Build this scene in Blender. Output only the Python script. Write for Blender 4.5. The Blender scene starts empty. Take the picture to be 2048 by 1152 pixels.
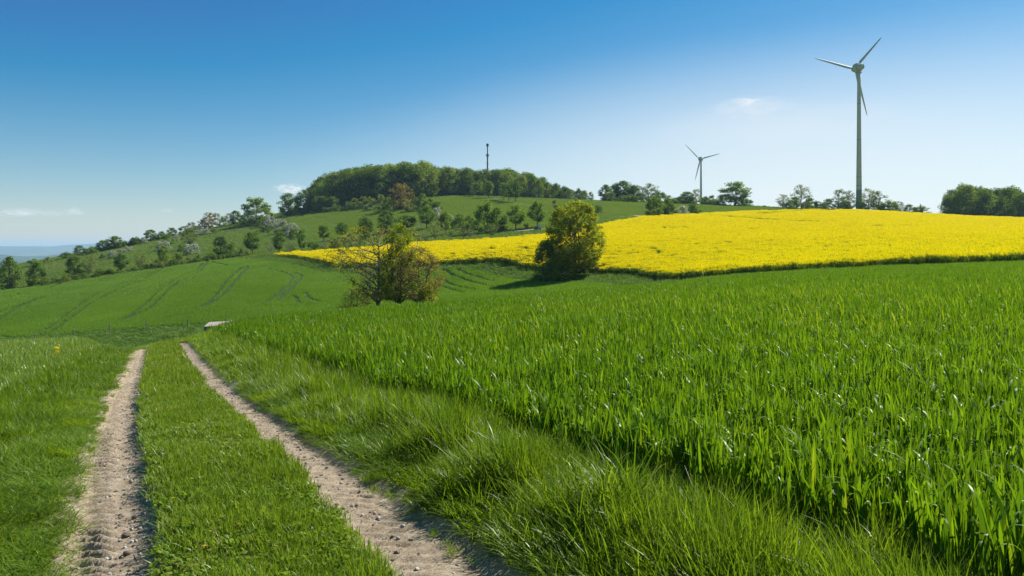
import bpy, math, random
import numpy as np
from mathutils import Vector

# ------------------------------------------------------------------ scene, camera, sky, sun, exposure
S = bpy.context.scene
COL = S.collection
rng = np.random.default_rng(11)
random.seed(11)

F, CX, HY, EH = 1462.0, 1024.0, 500.0, 1.8      # focal length in photo pixels, optical axis, horizon row, eye height (m)

cam_data = bpy.data.cameras.new('camera')
cam = bpy.data.objects.new('camera', cam_data); COL.objects.link(cam)
cam.location = (0, 0, EH)
cam.rotation_euler = (math.radians(90), 0, 0)
cam_data.sensor_width = 36.0
cam_data.lens = F / 2048 * 36
cam_data.shift_y = -(576 - HY) / 2048
cam_data.clip_start = 0.05
cam_data.clip_end = 60000
S.camera = cam

SUN_AZ, SUN_EL = math.radians(52), math.radians(43)     # azimuth to the right of the view, elevation
sun_dir = Vector((math.sin(SUN_AZ) * math.cos(SUN_EL), math.cos(SUN_AZ) * math.cos(SUN_EL), math.sin(SUN_EL)))
sun_data = bpy.data.lights.new('sun', 'SUN')
sun_data.energy = 5.0
sun_data.angle = math.radians(0.53)
sun_data.color = (1.0, 0.95, 0.86)
sun = bpy.data.objects.new('sun', sun_data); COL.objects.link(sun)
sun.rotation_euler = sun_dir.to_track_quat('Z', 'Y').to_euler()
sun.location = (60, 40, 120)

S.view_settings.view_transform = 'Standard'
S.view_settings.look = 'None'
S.view_settings.exposure = 0.85
S.view_settings.gamma = 1.0
S.view_settings.use_curve_mapping = False
S.render.engine = 'CYCLES'
S.cycles.max_bounces = 6
S.cycles.diffuse_bounces = 3
S.cycles.glossy_bounces = 2
S.cycles.transmission_bounces = 4
S.cycles.volume_bounces = 0
S.cycles.transparent_max_bounces = 8
S.cycles.sample_clamp_indirect = 4
S.cycles.sample_clamp_direct = 8
S.cycles.use_denoising = True
S.cycles.caustics_reflective = False
S.cycles.caustics_refractive = False

W = bpy.data.worlds.new('World'); S.world = W; W.use_nodes = True
def build_world():
    nt = W.node_tree; nt.nodes.clear(); N = nt.nodes.new; L = nt.links.new
    out = N('ShaderNodeOutputWorld'); bg = N('ShaderNodeBackground'); L(bg.outputs[0], out.inputs[0])
    sky = N('ShaderNodeTexSky'); sky.sky_type = 'NISHITA'; sky.sun_disc = False
    sky.sun_elevation = SUN_EL; sky.sun_rotation = SUN_AZ
    sky.altitude = 0; sky.air_density = 1.0; sky.dust_density = 0.05; sky.ozone_density = 5.0
    # clear polarised sky: deeper blue overall (one even grade of the whole sky)
    g1 = N('ShaderNodeVectorMath'); g1.operation = 'MULTIPLY_ADD'; L(sky.outputs[0], g1.inputs[0]); g1.inputs[1].default_value = SKY_GAIN; g1.inputs[2].default_value = SKY_OFF
    g2 = N('ShaderNodeVectorMath'); g2.operation = 'MAXIMUM'; L(g1.outputs[0], g2.inputs[0]); g2.inputs[1].default_value = (0.30, 1.75, 3.2)
    col = g2.outputs[0]
    bg.inputs[1].default_value = SKY_STRENGTH
    tc = N('ShaderNodeTexCoord'); nrm = N('ShaderNodeVectorMath'); nrm.operation = 'NORMALIZE'; L(tc.outputs['Generated'], nrm.inputs[0])
    def math_(op, a, b=None, clamp=False):
        m = N('ShaderNodeMath'); m.operation = op; m.use_clamp = clamp
        for i, v in enumerate((a, b)):
            if v is None: continue
            if isinstance(v, (int, float)): m.inputs[i].default_value = v
            else: L(v, m.inputs[i])
        return m.outputs[0]
    # small real clouds of this day, and a broad horizon whitening painted into the sky: (photo px, py, half width, half height, opacity, noise scale, noise threshold)
    for (px, py, sa, sb, op, ns, th) in CLOUDS_AND_WHITENING:
        d0 = Vector(((px - CX) / F, 1, -(py - HY) / F)).normalized()
        right = Vector((d0.y, -d0.x, 0)).normalized(); up = right.cross(d0).normalized()
        def dot(v):
            n = N('ShaderNodeVectorMath'); n.operation = 'DOT_PRODUCT'; L(nrm.outputs[0], n.inputs[0]); n.inputs[1].default_value = v; return n.outputs['Value']
        a, b = dot(right), dot(up)
        ea = math_('POWER', math_('ABSOLUTE', math_('DIVIDE', a, sa / F)), 2.0)
        eb = math_('POWER', math_('ABSOLUTE', math_('DIVIDE', b, sb / F)), 2.0)
        core = math_('SUBTRACT', 1.0, math_('ADD', ea, eb), True)
        front = math_('GREATER_THAN', dot(d0), 0.0)
        nz = N('ShaderNodeTexNoise'); nz.inputs['Scale'].default_value = ns; nz.inputs['Detail'].default_value = 7; nz.inputs['Roughness'].default_value = 0.62
        mp = N('ShaderNodeMapping'); mp.inputs['Scale'].default_value = (1, 1, sa / sb * 0.8); mp.inputs['Location'].default_value = (px * 0.013, py * 0.017, 0)
        L(nrm.outputs[0], mp.inputs[0]); L(mp.outputs[0], nz.inputs['Vector'])
        f = math_('MULTIPLY', math_('SUBTRACT', math_('ADD', nz.outputs['Fac'], math_('MULTIPLY', core, 0.32)), th), 3.4, True)
        f = math_('MULTIPLY', math_('MULTIPLY', math_('MULTIPLY', f, math_('POWER', core, 0.6 if sa < 300 else 1.8)), op), front, True)
        mx = N('ShaderNodeMix'); mx.data_type = 'RGBA'; L(f, mx.inputs['Factor']); L(col, mx.inputs['A'])
        c = CLOUD_RAD / SKY_STRENGTH
        mx.inputs['B'].default_value = (c * 0.96, c * 0.985, c, 1)
        col = mx.outputs['Result']
    L(col, bg.inputs[0])
SKY_STRENGTH, CLOUD_RAD = 0.054, 0.54
SKY_GAIN, SKY_OFF = (1.80, 1.45, 1.04), (-2.95, -1.95, 0.0)
CLOUDS_AND_WHITENING = [(580, 378, 40, 13, 1.0, 150, 0.60), (38, 425, 52, 9, 0.8, 150, 0.62), (150, 423, 20, 10, 0.55, 170, 0.60), (105, 427, 26, 7, 0.35, 170, 0.60),
          (1494, 203, 34, 11, 0.8, 160, 0.62), (1500, 214, 90, 24, 0.30, 60, 0.52), (1560, 250, 330, 60, 0.22, 18, 0.46), (1560, 388, 70, 26, 0.4, 80, 0.58), (335, 421, 18, 5, 0.4, 170, 0.6),
          (1660, 370, 1100, 310, 0.66, 3, 0.25)]  # not a cloud: broad pale haze painted over the right-hand horizon
build_world()

# ------------------------------------------------------------------ helpers: objects, tags, meshes
def link(o, parent=None):
    COL.objects.link(o)
    if parent is not None: o.parent = parent
    return o

def tag(o, label=None, cat=None, group=None, kind=None):
    if label: o['label'] = label
    if cat: o['category'] = cat
    if group: o['group'] = group
    if kind: o['kind'] = kind
    return o

def empty(name, loc, rz=0.0):
    o = bpy.data.objects.new(name, None); o.location = loc; o.rotation_euler = (0, 0, rz); o.empty_display_size = 0.2
    return link(o)

def np_mesh(name, V, faces, mat=None, smooth=False):
    """V (n,3); faces: list of (m,k) int arrays, or python lists."""
    me = bpy.data.meshes.new(name)
    V = np.asarray(V, np.float32)
    arrs = [np.asarray(f, np.int32) for f in faces if len(f)]
    me.vertices.add(len(V)); me.vertices.foreach_set('co', V.ravel())
    nl = sum(a.size for a in arrs); nf = sum(len(a) for a in arrs)
    me.loops.add(nl); me.polygons.add(nf)
    me.loops.foreach_set('vertex_index', np.concatenate([a.ravel() for a in arrs]))
    tot = np.concatenate([np.full(len(a), a.shape[1], np.int32) for a in arrs])
    st = np.zeros(nf, np.int32); st[1:] = np.cumsum(tot)[:-1]
    me.polygons.foreach_set('loop_start', st)
    me.update(calc_edges=True)
    if smooth: me.polygons.foreach_set('use_smooth', np.ones(nf, bool))
    if mat is not None: me.materials.append(mat)
    me.validate()
    return me

def obj(name, me, parent=None):
    return link(bpy.data.objects.new(name, me), parent)

class MB:
    """collects boxes, tubes and rings into one mesh"""
    def __init__(s): s.v = []; s.f = []
    def add(s, V, Fc):
        o = len(s.v); s.v += [tuple(map(float, p)) for p in V]; s.f += [tuple(i + o for i in f) for f in Fc]
    def box(s, c, d, rz=0.0, taper=1.0):
        x, y, z = d[0] / 2, d[1] / 2, d[2] / 2; ca, sa = math.cos(rz), math.sin(rz); P = []
        for sz in (-1, 1):
            k = taper if sz > 0 else 1.0
            for (sx, sy) in ((-1, -1), (1, -1), (1, 1), (-1, 1)):
                a, b = sx * x * k, sy * y * k
                P.append((c[0] + a * ca - b * sa, c[1] + a * sa + b * ca, c[2] + sz * z))
        s.add(P, [(3, 2, 1, 0), (4, 5, 6, 7), (0, 1, 5, 4), (1, 2, 6, 5), (2, 3, 7, 6), (3, 0, 4, 7)])
    def tube(s, pts, rad, n=8, cap=True):
        pts = [Vector(p) for p in pts]; rings = []
        ref = None
        for i, p in enumerate(pts):
            t = (pts[min(i + 1, len(pts) - 1)] - pts[max(i - 1, 0)])
            t = t.normalized() if t.length > 1e-9 else Vector((0, 0, 1))
            if ref is None: ref = Vector((1, 0, 0)) if abs(t.x) < 0.9 else Vector((0, 1, 0))
            a = (ref - t * ref.dot(t)).normalized(); b = t.cross(a); ref = a
            rings.append([p + (a * math.cos(2 * math.pi * k / n) + b * math.sin(2 * math.pi * k / n)) * rad[i] for k in range(n)])
        V = [q for r in rings for q in r]; Fc = []
        for i in range(len(pts) - 1):
            for k in range(n):
                k2 = (k + 1) % n
                Fc.append((i * n + k, i * n + k2, (i + 1) * n + k2, (i + 1) * n + k))
        if cap:
            Fc.append(tuple(reversed(range(n)))); Fc.append(tuple((len(pts) - 1) * n + k for k in range(n)))
        s.add(V, Fc)
    def mesh(s, name, mat, smooth=False):
        me = bpy.data.meshes.new(name); me.from_pydata(s.v, [], s.f); me.update()
        if smooth:
            for p in me.polygons: p.use_smooth = True
        me.materials.append(mat)
        return me
    def build(s, name, mat, parent=None, smooth=False):
        return obj(name, s.mesh(name, mat, smooth), parent)

# ------------------------------------------------------------------ materials
def new_mat(name):
    m = bpy.data.materials.new(name); m.use_nodes = True; m.node_tree.nodes.clear(); return m

def ramp_node(nt, stops):
    r = nt.nodes.new('ShaderNodeValToRGB'); e = r.color_ramp.elements
    while len(e) > 1: e.remove(e[-1])
    e[0].position = stops[0][0]; e[0].color = (*stops[0][1], 1)
    for p, c in stops[1:]:
        x = e.new(p); x.color = (*c, 1)
    return r

def leaf_mat(name, stops, trans=0.5, gloss=0.06, rough=0.35, patch=0.0, patch_scale=0.08, obj_var=0.0, trans_tint=(1.25, 1.15, 0.5)):
    """two-sided thin leaf: diffuse + translucent + a thin waxy gloss; colour varies leaf by leaf and patch by patch"""
    m = new_mat(name); nt = m.node_tree; N = nt.nodes.new; L = nt.links.new
    out = N('ShaderNodeOutputMaterial'); geo = N('ShaderNodeNewGeometry')
    r = ramp_node(nt, stops)
    fac = geo.outputs['Random Per Island']
    if patch > 0:
        nz = N('ShaderNodeTexNoise'); nz.inputs['Scale'].default_value = patch_scale; nz.inputs['Detail'].default_value = 4
        L(geo.outputs['Position'], nz.inputs['Vector'])
        a = N('ShaderNodeMath'); a.operation = 'MULTIPLY_ADD'; L(nz.outputs['Fac'], a.inputs[0]); a.inputs[1].default_value = patch * 2; a.inputs[2].default_value = -patch
        b = N('ShaderNodeMath'); b.operation = 'ADD'; b.use_clamp = True; L(a.outputs[0], b.inputs[0]); L(fac, b.inputs[1]); fac = b.outputs[0]
    L(fac, r.inputs[0]); col = r.outputs[0]
    if obj_var > 0:
        oi = N('ShaderNodeObjectInfo'); hs = N('ShaderNodeHueSaturation')
        a = N('ShaderNodeMath'); a.operation = 'MULTIPLY_ADD'; L(oi.outputs['Random'], a.inputs[0]); a.inputs[1].default_value = obj_var; a.inputs[2].default_value = 1 - obj_var / 2
        h = N('ShaderNodeMath'); h.operation = 'MULTIPLY_ADD'; L(oi.outputs['Random'], h.inputs[0]); h.inputs[1].default_value = -0.05 * obj_var; h.inputs[2].default_value = 0.5 + 0.025 * obj_var
        L(a.outputs[0], hs.inputs['Value']); L(h.outputs[0], hs.inputs['Hue']); L(col, hs.inputs['Color']); col = hs.outputs[0]
    d = N('ShaderNodeBsdfDiffuse'); t = N('ShaderNodeBsdfTranslucent'); L(col, d.inputs[0])
    tint = N('ShaderNodeMix'); tint.data_type = 'RGBA'; tint.blend_type = 'MULTIPLY'; tint.inputs['Factor'].default_value = 1
    L(col, tint.inputs['A']); tint.inputs['B'].default_value = (*trans_tint, 1); L(tint.outputs['Result'], t.inputs[0])
    mx = N('ShaderNodeMixShader'); mx.inputs[0].default_value = trans; L(d.outputs[0], mx.inputs[1]); L(t.outputs[0], mx.inputs[2])
    g = N('ShaderNodeBsdfGlossy'); g.inputs['Roughness'].default_value = rough; g.inputs[0].default_value = (1, 1, 1, 1)
    lw = N('ShaderNodeFresnel'); lw.inputs[0].default_value = 1.4
    k = N('ShaderNodeMath'); k.operation = 'MULTIPLY_ADD'; L(lw.outputs[0], k.inputs[0]); k.inputs[1].default_value = gloss * 4; k.inputs[2].default_value = gloss * 0.3; k.use_clamp = True
    mg = N('ShaderNodeMixShader'); L(k.outputs[0], mg.inputs[0]); L(mx.outputs[0], mg.inputs[1]); L(g.outputs[0], mg.inputs[2])
    L(mg.outputs[0], out.inputs[0])
    return m

def solid_mat(name, c1, c2=None, scale=4.0, rough=0.8, bump=0.0, bump_scale=None, metallic=0.0, detail=6, spec=0.3):
    m = new_mat(name); nt = m.node_tree; N = nt.nodes.new; L = nt.links.new
    out = N('ShaderNodeOutputMaterial'); b = N('ShaderNodeBsdfPrincipled'); L(b.outputs[0], out.inputs[0])
    b.inputs['Roughness'].default_value = rough; b.inputs['Metallic'].default_value = metallic
    b.inputs['Specular IOR Level'].default_value = spec
    geo = N('ShaderNodeNewGeometry')
    nz = N('ShaderNodeTexNoise'); nz.inputs['Scale'].default_value = scale; nz.inputs['Detail'].default_value = detail; nz.inputs['Roughness'].default_value = 0.65
    L(geo.outputs['Position'], nz.inputs['Vector'])
    c2 = c2 or tuple(x * 0.7 for x in c1)
    r = ramp_node(nt, [(0.3, c2), (0.7, c1)]); L(nz.outputs['Fac'], r.inputs[0]); L(r.outputs[0], b.inputs['Base Color'])
    if bump > 0:
        n2 = N('ShaderNodeTexNoise'); n2.inputs['Scale'].default_value = bump_scale or scale * 3; n2.inputs['Detail'].default_value = 8; n2.inputs['Roughness'].default_value = 0.7
        L(geo.outputs['Position'], n2.inputs['Vector'])
        bp = N('ShaderNodeBump'); bp.inputs['Strength'].default_value = 1.0; bp.inputs['Distance'].default_value = bump; L(n2.outputs['Fac'], bp.inputs['Height']); L(bp.outputs[0], b.inputs['Normal'])
    return m

# ------------------------------------------------------------------ terrain: heights given along profiles, interpolated smoothly
# control points (photo column px, distance d in m, height z in m) or with 'y' rows converted: z = EH - (y-HY)/F*d
def zy(y, d): return EH - (y - HY) / F * d
CP = []
def prof(px, pts):
    for p in pts:
        d, v, how = p[0], p[1], (p[2] if len(p) > 2 else 'y')
        CP.append((px, d, v if how == 'z' else zy(v, d)))
prof(-700, [(4, -0.3, 'z'), (12, -1.1, 'z'), (20, -2.2, 'z'), (35, -4.2, 'z'), (60, -8.3, 'z'), (90, -11.0, 'z'), (130, -11.5, 'z'), (220, -13, 'z'), (300, -14, 'z'), (360, -14, 'z'), (450, -20, 'z'), (900, -60, 'z'), (2000, -90, 'z')])
prof(0, [(4, -0.1, 'z'), (7, -0.3, 'z'), (12, -0.9, 'z'), (20, -1.9, 'z'), (35, -3.4, 'z'), (45, -5.0, 'z'), (60, -7.6, 'z'), (85, -10.2, 'z'), (110, -10.6, 'z'), (150, -10.3, 'z'), (220, 582), (240, 580), (300, 556), (360, 535), (450, 545), (900, -46, 'z'), (2000, -85, 'z')])
prof(150, [(240, 562), (300, 535), (380, 508), (450, 516), (900, -36, 'z'), (2000, -80, 'z')])
prof(230, [(95, 663), (150, 602), (240, 550)])
prof(300, [(4, 0, 'z'), (7, -0.15, 'z'), (12, -0.7, 'z'), (20, -1.5, 'z'), (32, -2.5, 'z'), (42, -4.1, 'z'), (60, -6.9, 'z'), (85, 690), (98, 655), (150, 590), (240, 541), (300, 512), (400, 480), (470, 486), (900, -5, 'z'), (2000, -60, 'z')])
prof(470, [(12, -0.6, 'z'), (20, -1.25, 'z'), (38, -2.45, 'z'), (50, -4.2, 'z'), (65, -6.2, 'z'), (85, -8.0, 'z'), (100, 643), (150, 565), (200, 535), (250, 517), (350, 475), (450, 447), (520, 452), (900, 10, 'z'), (2000, -40, 'z')])
prof(560, [(232, 514), (262, 503), (300, 482), (400, 448), (480, 428), (560, 426), (1000, 430)])
prof(640, [(105, 626), (150, 572), (188, 542), (197, 526), (224, 510)])
prof(700, [(4, 0, 'z'), (10, -0.4, 'z'), (20, -1.0, 'z'), (30, -1.6, 'z'), (45, -2.3, 'z'), (56, -4.0, 'z'), (70, -5.8, 'z'), (90, -6.5, 'z'), (240, 499), (260, 490), (300, 470), (360, 440), (420, 419), (500, 405), (600, 400), (1000, 408), (2000, 440)])
prof(760, [(160, 552), (168, 545), (175, 532)])
prof(870, [(215, 491), (270, 466), (330, 435), (400, 410), (450, 395), (520, 389), (600, 392)])
prof(900, [(100, 601), (130, 562), (143, 541), (150, 531)])
prof(1000, [(4, 0, 'z'), (10, -0.25, 'z'), (20, -0.65, 'z'), (40, -1.5, 'z'), (55, -2.2, 'z'), (80, -4.2, 'z'), (110, 588), (125, 563), (133, 548), (141, 526), (210, 486), (250, 468), (300, 445), (370, 418), (450, 396), (520, 391), (620, 394), (1000, 404), (2000, 440)])
prof(1100, [(210, 478), (250, 459), (320, 430), (450, 398), (520, 400)])
prof(1150, [(105, 576), (120, 563), (131, 542)])
prof(1220, [(215, 468), (255, 450), (330, 428), (450, 402), (520, 405)])
prof(1280, [(75, -2.35, 'z'), (98, 576), (112, 553), (150, 505), (200, 473), (272, 441)])
prof(1400, [(4, 0.05, 'z'), (10, 0, 'z'), (20, -0.1, 'z'), (40, -0.6, 'z'), (60, -1.2, 'z'), (92, 562), (130, 519), (200, 471), (305, 434), (350, 425), (450, 409), (520, 411), (1100, 414), (2000, 440)])
prof(1530, [(88, 551), (130, 511), (200, 469), (330, 429), (360, 423), (420, 414), (500, 416), (1000, 420)])
prof(1717, [(4, 0.1, 'z'), (10, 0.1, 'z'), (20, 0.05, 'z'), (40, -0.1, 'z'), (84, 541), (130, 501), (200, 463), (280, 436), (338, 426), (400, 426), (600, 428), (2000, 445)])
prof(1860, [(280, 441), (335, 433), (400, 435), (600, 438)])
prof(2048, [(4, 0.15, 'z'), (10, 0.2, 'z'), (20, 0.2, 'z'), (40, 0.2, 'z'), (79, 530), (130, 492), (200, 465), (270, 448), (320, 442), (400, 447), (900, 450), (2000, 460)])
prof(2800, [(4, 0.3, 'z'), (10, 0.5, 'z'), (20, 0.6, 'z'), (40, 0.8, 'z'), (79, 1.5, 'z'), (200, 8, 'z'), (320, 13, 'z'), (900, 20, 'z'), (2000, 0, 'z')])


TPO = 12.0                                       # origin of the fan of profiles lies 12 m behind the camera
def uw(X, Y):
    Yp = np.maximum(Y + TPO, 0.5)
    return X / Yp, np.log(Yp)
_c = np.array(CP, float)
_cx, _cy, _cz = (_c[:, 0] - CX) / F * _c[:, 1], _c[:, 1], _c[:, 2]
_cu, _cw = uw(_cx, _cy)
KU, KW = 3.0, 1.6
_P = np.stack([_cu * KU, _cw * KW], 1)
_q = _cz / (_cy + 30.0)
def _tps(r2):
    return np.where(r2 > 1e-12, 0.5 * r2 * np.log(np.maximum(r2, 1e-12)), 0.0)
_n = len(_P)
_A = np.zeros((_n + 3, _n + 3))
_A[:_n, :_n] = _tps(((_P[:, None] - _P[None]) ** 2).sum(-1)) + np.eye(_n) * 2e-4
_A[:_n, _n] = 1; _A[:_n, _n + 1:] = _P; _A[_n, :_n] = 1; _A[_n + 1:, :_n] = _P.T
_sol = np.linalg.solve(_A, np.concatenate([_q, np.zeros(3)]))
NU, NW = 440, 520
U0, U1, W0, W1 = -1.55, 1.55, math.log(6.0), math.log(17000.0)
_gu, _gw = np.linspace(U0, U1, NU), np.linspace(W0, W1, NW)
_GU, _GW = np.meshgrid(_gu, _gw, indexing='ij')
def _eval(u, w):
    Q = np.stack([u.ravel() * KU, w.ravel() * KW], 1); out = np.empty(len(Q))
    for i in range(0, len(Q), 20000):
        q = Q[i:i + 20000]
        out[i:i + 20000] = _tps(((q[:, None] - _P[None]) ** 2).sum(-1)) @ _sol[:_n] + _sol[_n] + q @ _sol[_n + 1:]
    return out.reshape(u.shape)
def vnoise(x, y, seed=0):
    """smooth value noise, vectorised"""
    xi, yi = np.floor(x).astype(np.int64), np.floor(y).astype(np.int64); fx, fy = x - xi, y - yi
    fx, fy = fx * fx * (3 - 2 * fx), fy * fy * (3 - 2 * fy)
    def h(a, b):
        n = (a * 374761393 + b * 668265263 + seed * 974711) & 0x7fffffff
        n = ((n ^ (n >> 13)) * 1274126177) & 0x7fffffff
        return ((n ^ (n >> 16)) & 0xffff) / 65535.0
    return (h(xi, yi) * (1 - fx) + h(xi + 1, yi) * fx) * (1 - fy) + (h(xi, yi + 1) * (1 - fx) + h(xi + 1, yi + 1) * fx) * fy
def fbm(x, y, oct=4, seed=0):
    s = 0; a = 0.5
    for k in range(oct): s = s + a * (vnoise(x * 2 ** k, y * 2 ** k, seed + k) - 0.5); a *= 0.5
    return s
_GY = np.exp(_GW) - TPO
_GX = _GU * np.exp(_GW)
_GZ = _eval(_GU, np.minimum(_GW, math.log(2600))) * (_GY + 30.0)
# far lowland and two lines of distant hills beyond the ridge
_far = -105 + 25 * fbm(_GX / 2500, _GY / 2500, 3, 5)
def _ridge(d0, sig, ytop, var, seed):
    top = EH - (ytop - HY) / F * d0 + 0 * _GX
    k = np.exp(-((_GY - d0) / sig) ** 2)
    return (top + var * fbm(_GU * 9, _GU * 0 + 3.3, 4, seed) - _far) * k
_far = _far + _ridge(6500, 1100, 508, 90, 21) + _ridge(13000, 1800, 489, 160, 31)
_t = np.clip((_GY - 1300) / 1500, 0, 1); _t = _t * _t * (3 - 2 * _t)
_GZ = _GZ * (1 - _t) + _far * _t
_GZ += np.clip(_GY / 300, 0.06, 1) * 0.5 * fbm(_GX / np.maximum(_GY * 0.12, 2.5), _GY / np.maximum(_GY * 0.12, 2.5), 3, 3) * np.clip((900 - _GY) / 300, 0, 1)

def H(X, Y):
    X = np.asarray(X, float); Y = np.asarray(Y, float)
    u, w = uw(X, Y)
    a = np.clip((u - U0) / (U1 - U0) * (NU - 1), 0, NU - 1.001); b = np.clip((w - W0) / (W1 - W0) * (NW - 1), 0, NW - 1.001)
    i, j = a.astype(int), b.astype(int); fa, fb = a - i, b - j
    return (_GZ[i, j] * (1 - fa) + _GZ[i + 1, j] * fa) * (1 - fb) + (_GZ[i, j + 1] * (1 - fa) + _GZ[i + 1, j + 1] * fa) * fb

def at(px, py, d0, d1):
    """place on the ground seen at a photo pixel, between two distances"""
    d = np.geomspace(d0, d1, 1500)
    X = (px - CX) / F * d; gap = (EH - (py - HY) / F * d) - H(X, d)
    k = np.where(gap <= 0)[0]
    i = int(k[0]) if len(k) else int(np.argmin(np.abs(gap / d)))
    return X[i], d[i]
def atd(px, d): return (px - CX) / F * d, d

# lane frame: s across the lane (to the right), t along it
TDIR = np.array([-0.4472, 0.8944]); NDIR = np.array([0.8944, 0.4472])
def lane_shift(t): return np.interp(t, [4, 8, 13.6, 22, 35], [0, -0.11, -0.20, -0.12, 0.02])     # the lane swings a little
def lane_s(X, Y): return X * NDIR[0] + Y * NDIR[1] - lane_shift(X * TDIR[0] + Y * TDIR[1])
def lane_xy(t, s):
    q = s + lane_shift(t); return t * TDIR[0] + q * NDIR[0], t * TDIR[1] + q * NDIR[1]
def inside(X, Y, poly):
    P = np.asarray(poly, float); r = np.zeros(np.shape(X), bool); j = len(P) - 1
    for i in range(len(P)):
        (xi, yi), (xj, yj) = P[i], P[j]
        c = ((yi > Y) != (yj > Y)) & (X < (xj - xi) * (Y - yi) / ((yj - yi) if abs(yj - yi) > 1e-9 else 1e-9) + xi)
        r ^= c; j = i
    return r
def dist_poly(X, Y, pl):
    best = np.full(np.shape(X), 1e9)
    for (ax, ay), (bx, by) in zip(pl[:-1], pl[1:]):
        dx, dy = bx - ax, by - ay; L2 = dx * dx + dy * dy + 1e-9
        t = np.clip(((X - ax) * dx + (Y - ay) * dy) / L2, 0, 1)
        best = np.minimum(best, np.hypot(X - ax - t * dx, Y - ay - t * dy))
    return best

# ------------------------------------------------------------------ field outlines (world metres, from photo column + distance)
RAPE = [atd(*p) for p in [(2700, 80), (2048, 80), (1880, 82), (1700, 85), (1560, 88), (1430, 93), (1340, 101), (1280, 112), (1190, 127), (1120, 131), (1065, 134), (1000, 141), (960, 144), (880, 153), (760, 173), (640, 197), (550, 228),
        (600, 229), (640, 226), (850, 214), (960, 211), (1075, 213), (1180, 234), (1220, 252), (1290, 277), (1330, 292), (1400, 312), (1500, 341), (1600, 348), (1717, 350), (1860, 345), (2048, 325), (2700, 315)]]
WHEAT_LIM = ([-100, 300, 470, 700, 1000, 1270, 1340, 1430, 1700, 2048, 2700], [40, 44, 50, 58, 68, 84, 89, 90.5, 82.5, 77.5, 77.5])
VALLEY = [atd(*p) for p in [(-500, 104), (0, 104), (100, 98), (230, 96), (330, 98), (400, 99), (470, 99), (560, 97), (640, 95), (760, 90), (870, 86), (1000, 87), (1150, 88), (1240, 92), (1262, 97), (1215, 105), (1150, 119), (1080, 121), (1000, 129), (960, 136), (890, 145), (760, 163), (670, 180), (560, 205), (500, 228), (470, 248), (300, 240), (150, 236), (0, 226), (-500, 226)]]
def px_of(X, Y): return CX + F * X / np.maximum(Y, 0.1)

def poly_img(pts, d0, d1): return [at(x, y, d0, d1) for x, y in pts]
HILL_A = poly_img([(572, 470), (640, 478), (760, 470), (800, 452), (850, 436), (900, 428), (860, 419), (780, 417), (700, 419), (640, 424), (590, 432), (575, 445)], 250, 480)          # upper crop field below the wood
HILL_B = poly_img([(860, 440), (930, 452), (1000, 458), (1080, 452), (1180, 437), (1240, 432), (1190, 424), (1080, 411), (1030, 403), (960, 395), (900, 392), (866, 396), (850, 410)], 230, 480)
HILL_C = poly_img([(1035, 401), (1090, 411), (1200, 424), (1260, 431), (1300, 433), (1400, 428), (1500, 422), (1640, 418), (1500, 414.5), (1400, 410), (1300, 406), (1200, 402.5), (1100, 399.5), (1040, 397)], 290, 500)

# tramlines of the valley field and the upper fields, read as pixel polylines of the photograph (quarter views)
def zl(pts, k, ox, oy): return [(ox + x / k, oy + y / k) for x, y in pts]
K1 = 2.744
TRAM_IMG = [zl(p, K1, 0, 300) for p in [
    [(-60, 930), (0, 895), (130, 850), (250, 805), (360, 775), (480, 745)], [(-40, 965), (0, 935), (80, 880), (200, 828), (330, 793), (480, 752)],
    [(200, 1035), (230, 1015), (380, 900), (480, 820), (600, 765), (770, 705), (880, 645)], [(260, 1020), (285, 1008), (420, 905), (520, 832), (640, 773), (790, 712), (912, 640)],
    [(670, 940), (760, 885), (860, 790), (960, 715), (1080, 660), (1112, 625)], [(700, 935), (830, 870), (910, 788), (990, 722), (1100, 667), (1142, 615)],
    [(1060, 882), (1150, 840), (1220, 760), (1280, 690), (1325, 650)], [(1130, 866), (1230, 800), (1290, 730), (1330, 682), (1360, 647)],
    [(1450, 850), (1530, 800), (1590, 740), (1612, 702), (1580, 680), (1480, 655)], [(1520, 835), (1600, 770), (1650, 712), (1655, 688), (1620, 676)],
    [(1617, 805), (1650, 848), (1730, 852)], [(1672, 785), (1702, 822), (1760, 838)],
    [(40, 815), (110, 795), (180, 780)], [(265, 766), (330, 737), (375, 725)], [(545, 726), (600, 697), (650, 681)], [(575, 727), (630, 698), (680, 681)],
    [(1160, 615), (1250, 635), (1400, 648)], [(880, 930), (1060, 900), (1300, 880), (1500, 862), (1690, 860)]]]
K6 = 4.43
TRAM_IMG += [zl(p, K6, 560, 420) for p in [[(1450, 532), (1520, 580), (1650, 632), (1772, 662), (1900, 690)], [(1560, 527), (1650, 570), (1772, 607), (1900, 640)], [(1420, 620), (1530, 670), (1660, 706), (1772, 722)], [(1400, 668), (1530, 718), (1640, 745)]]]
TRAM = [[at(x, y, 92, 250) for x, y in pl] for pl in TRAM_IMG]
TRAM_A = [[at(x, y, 250, 480) for x, y in zl(pl, 4.267, 540, 260)] for pl in
          [[(455, 760), (520, 790), (590, 832), (690, 870)], [(360, 745), (470, 752)], [(270, 795), (340, 850), (400, 895)], [(745, 732), (830, 750), (915, 776)], [(275, 725), (290, 745)], [(520, 720), (640, 722), (760, 700)], [(160, 780), (250, 840), (330, 900)]]]
RAPE_GAP = [[at(x, y, 150, 345) for x, y in pl] for pl in [[(1379, 432), (1430, 437), (1500, 443), (1580, 448), (1650, 450.5)], [(1640, 427), (1672, 424), (1700, 421)]]]

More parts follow.
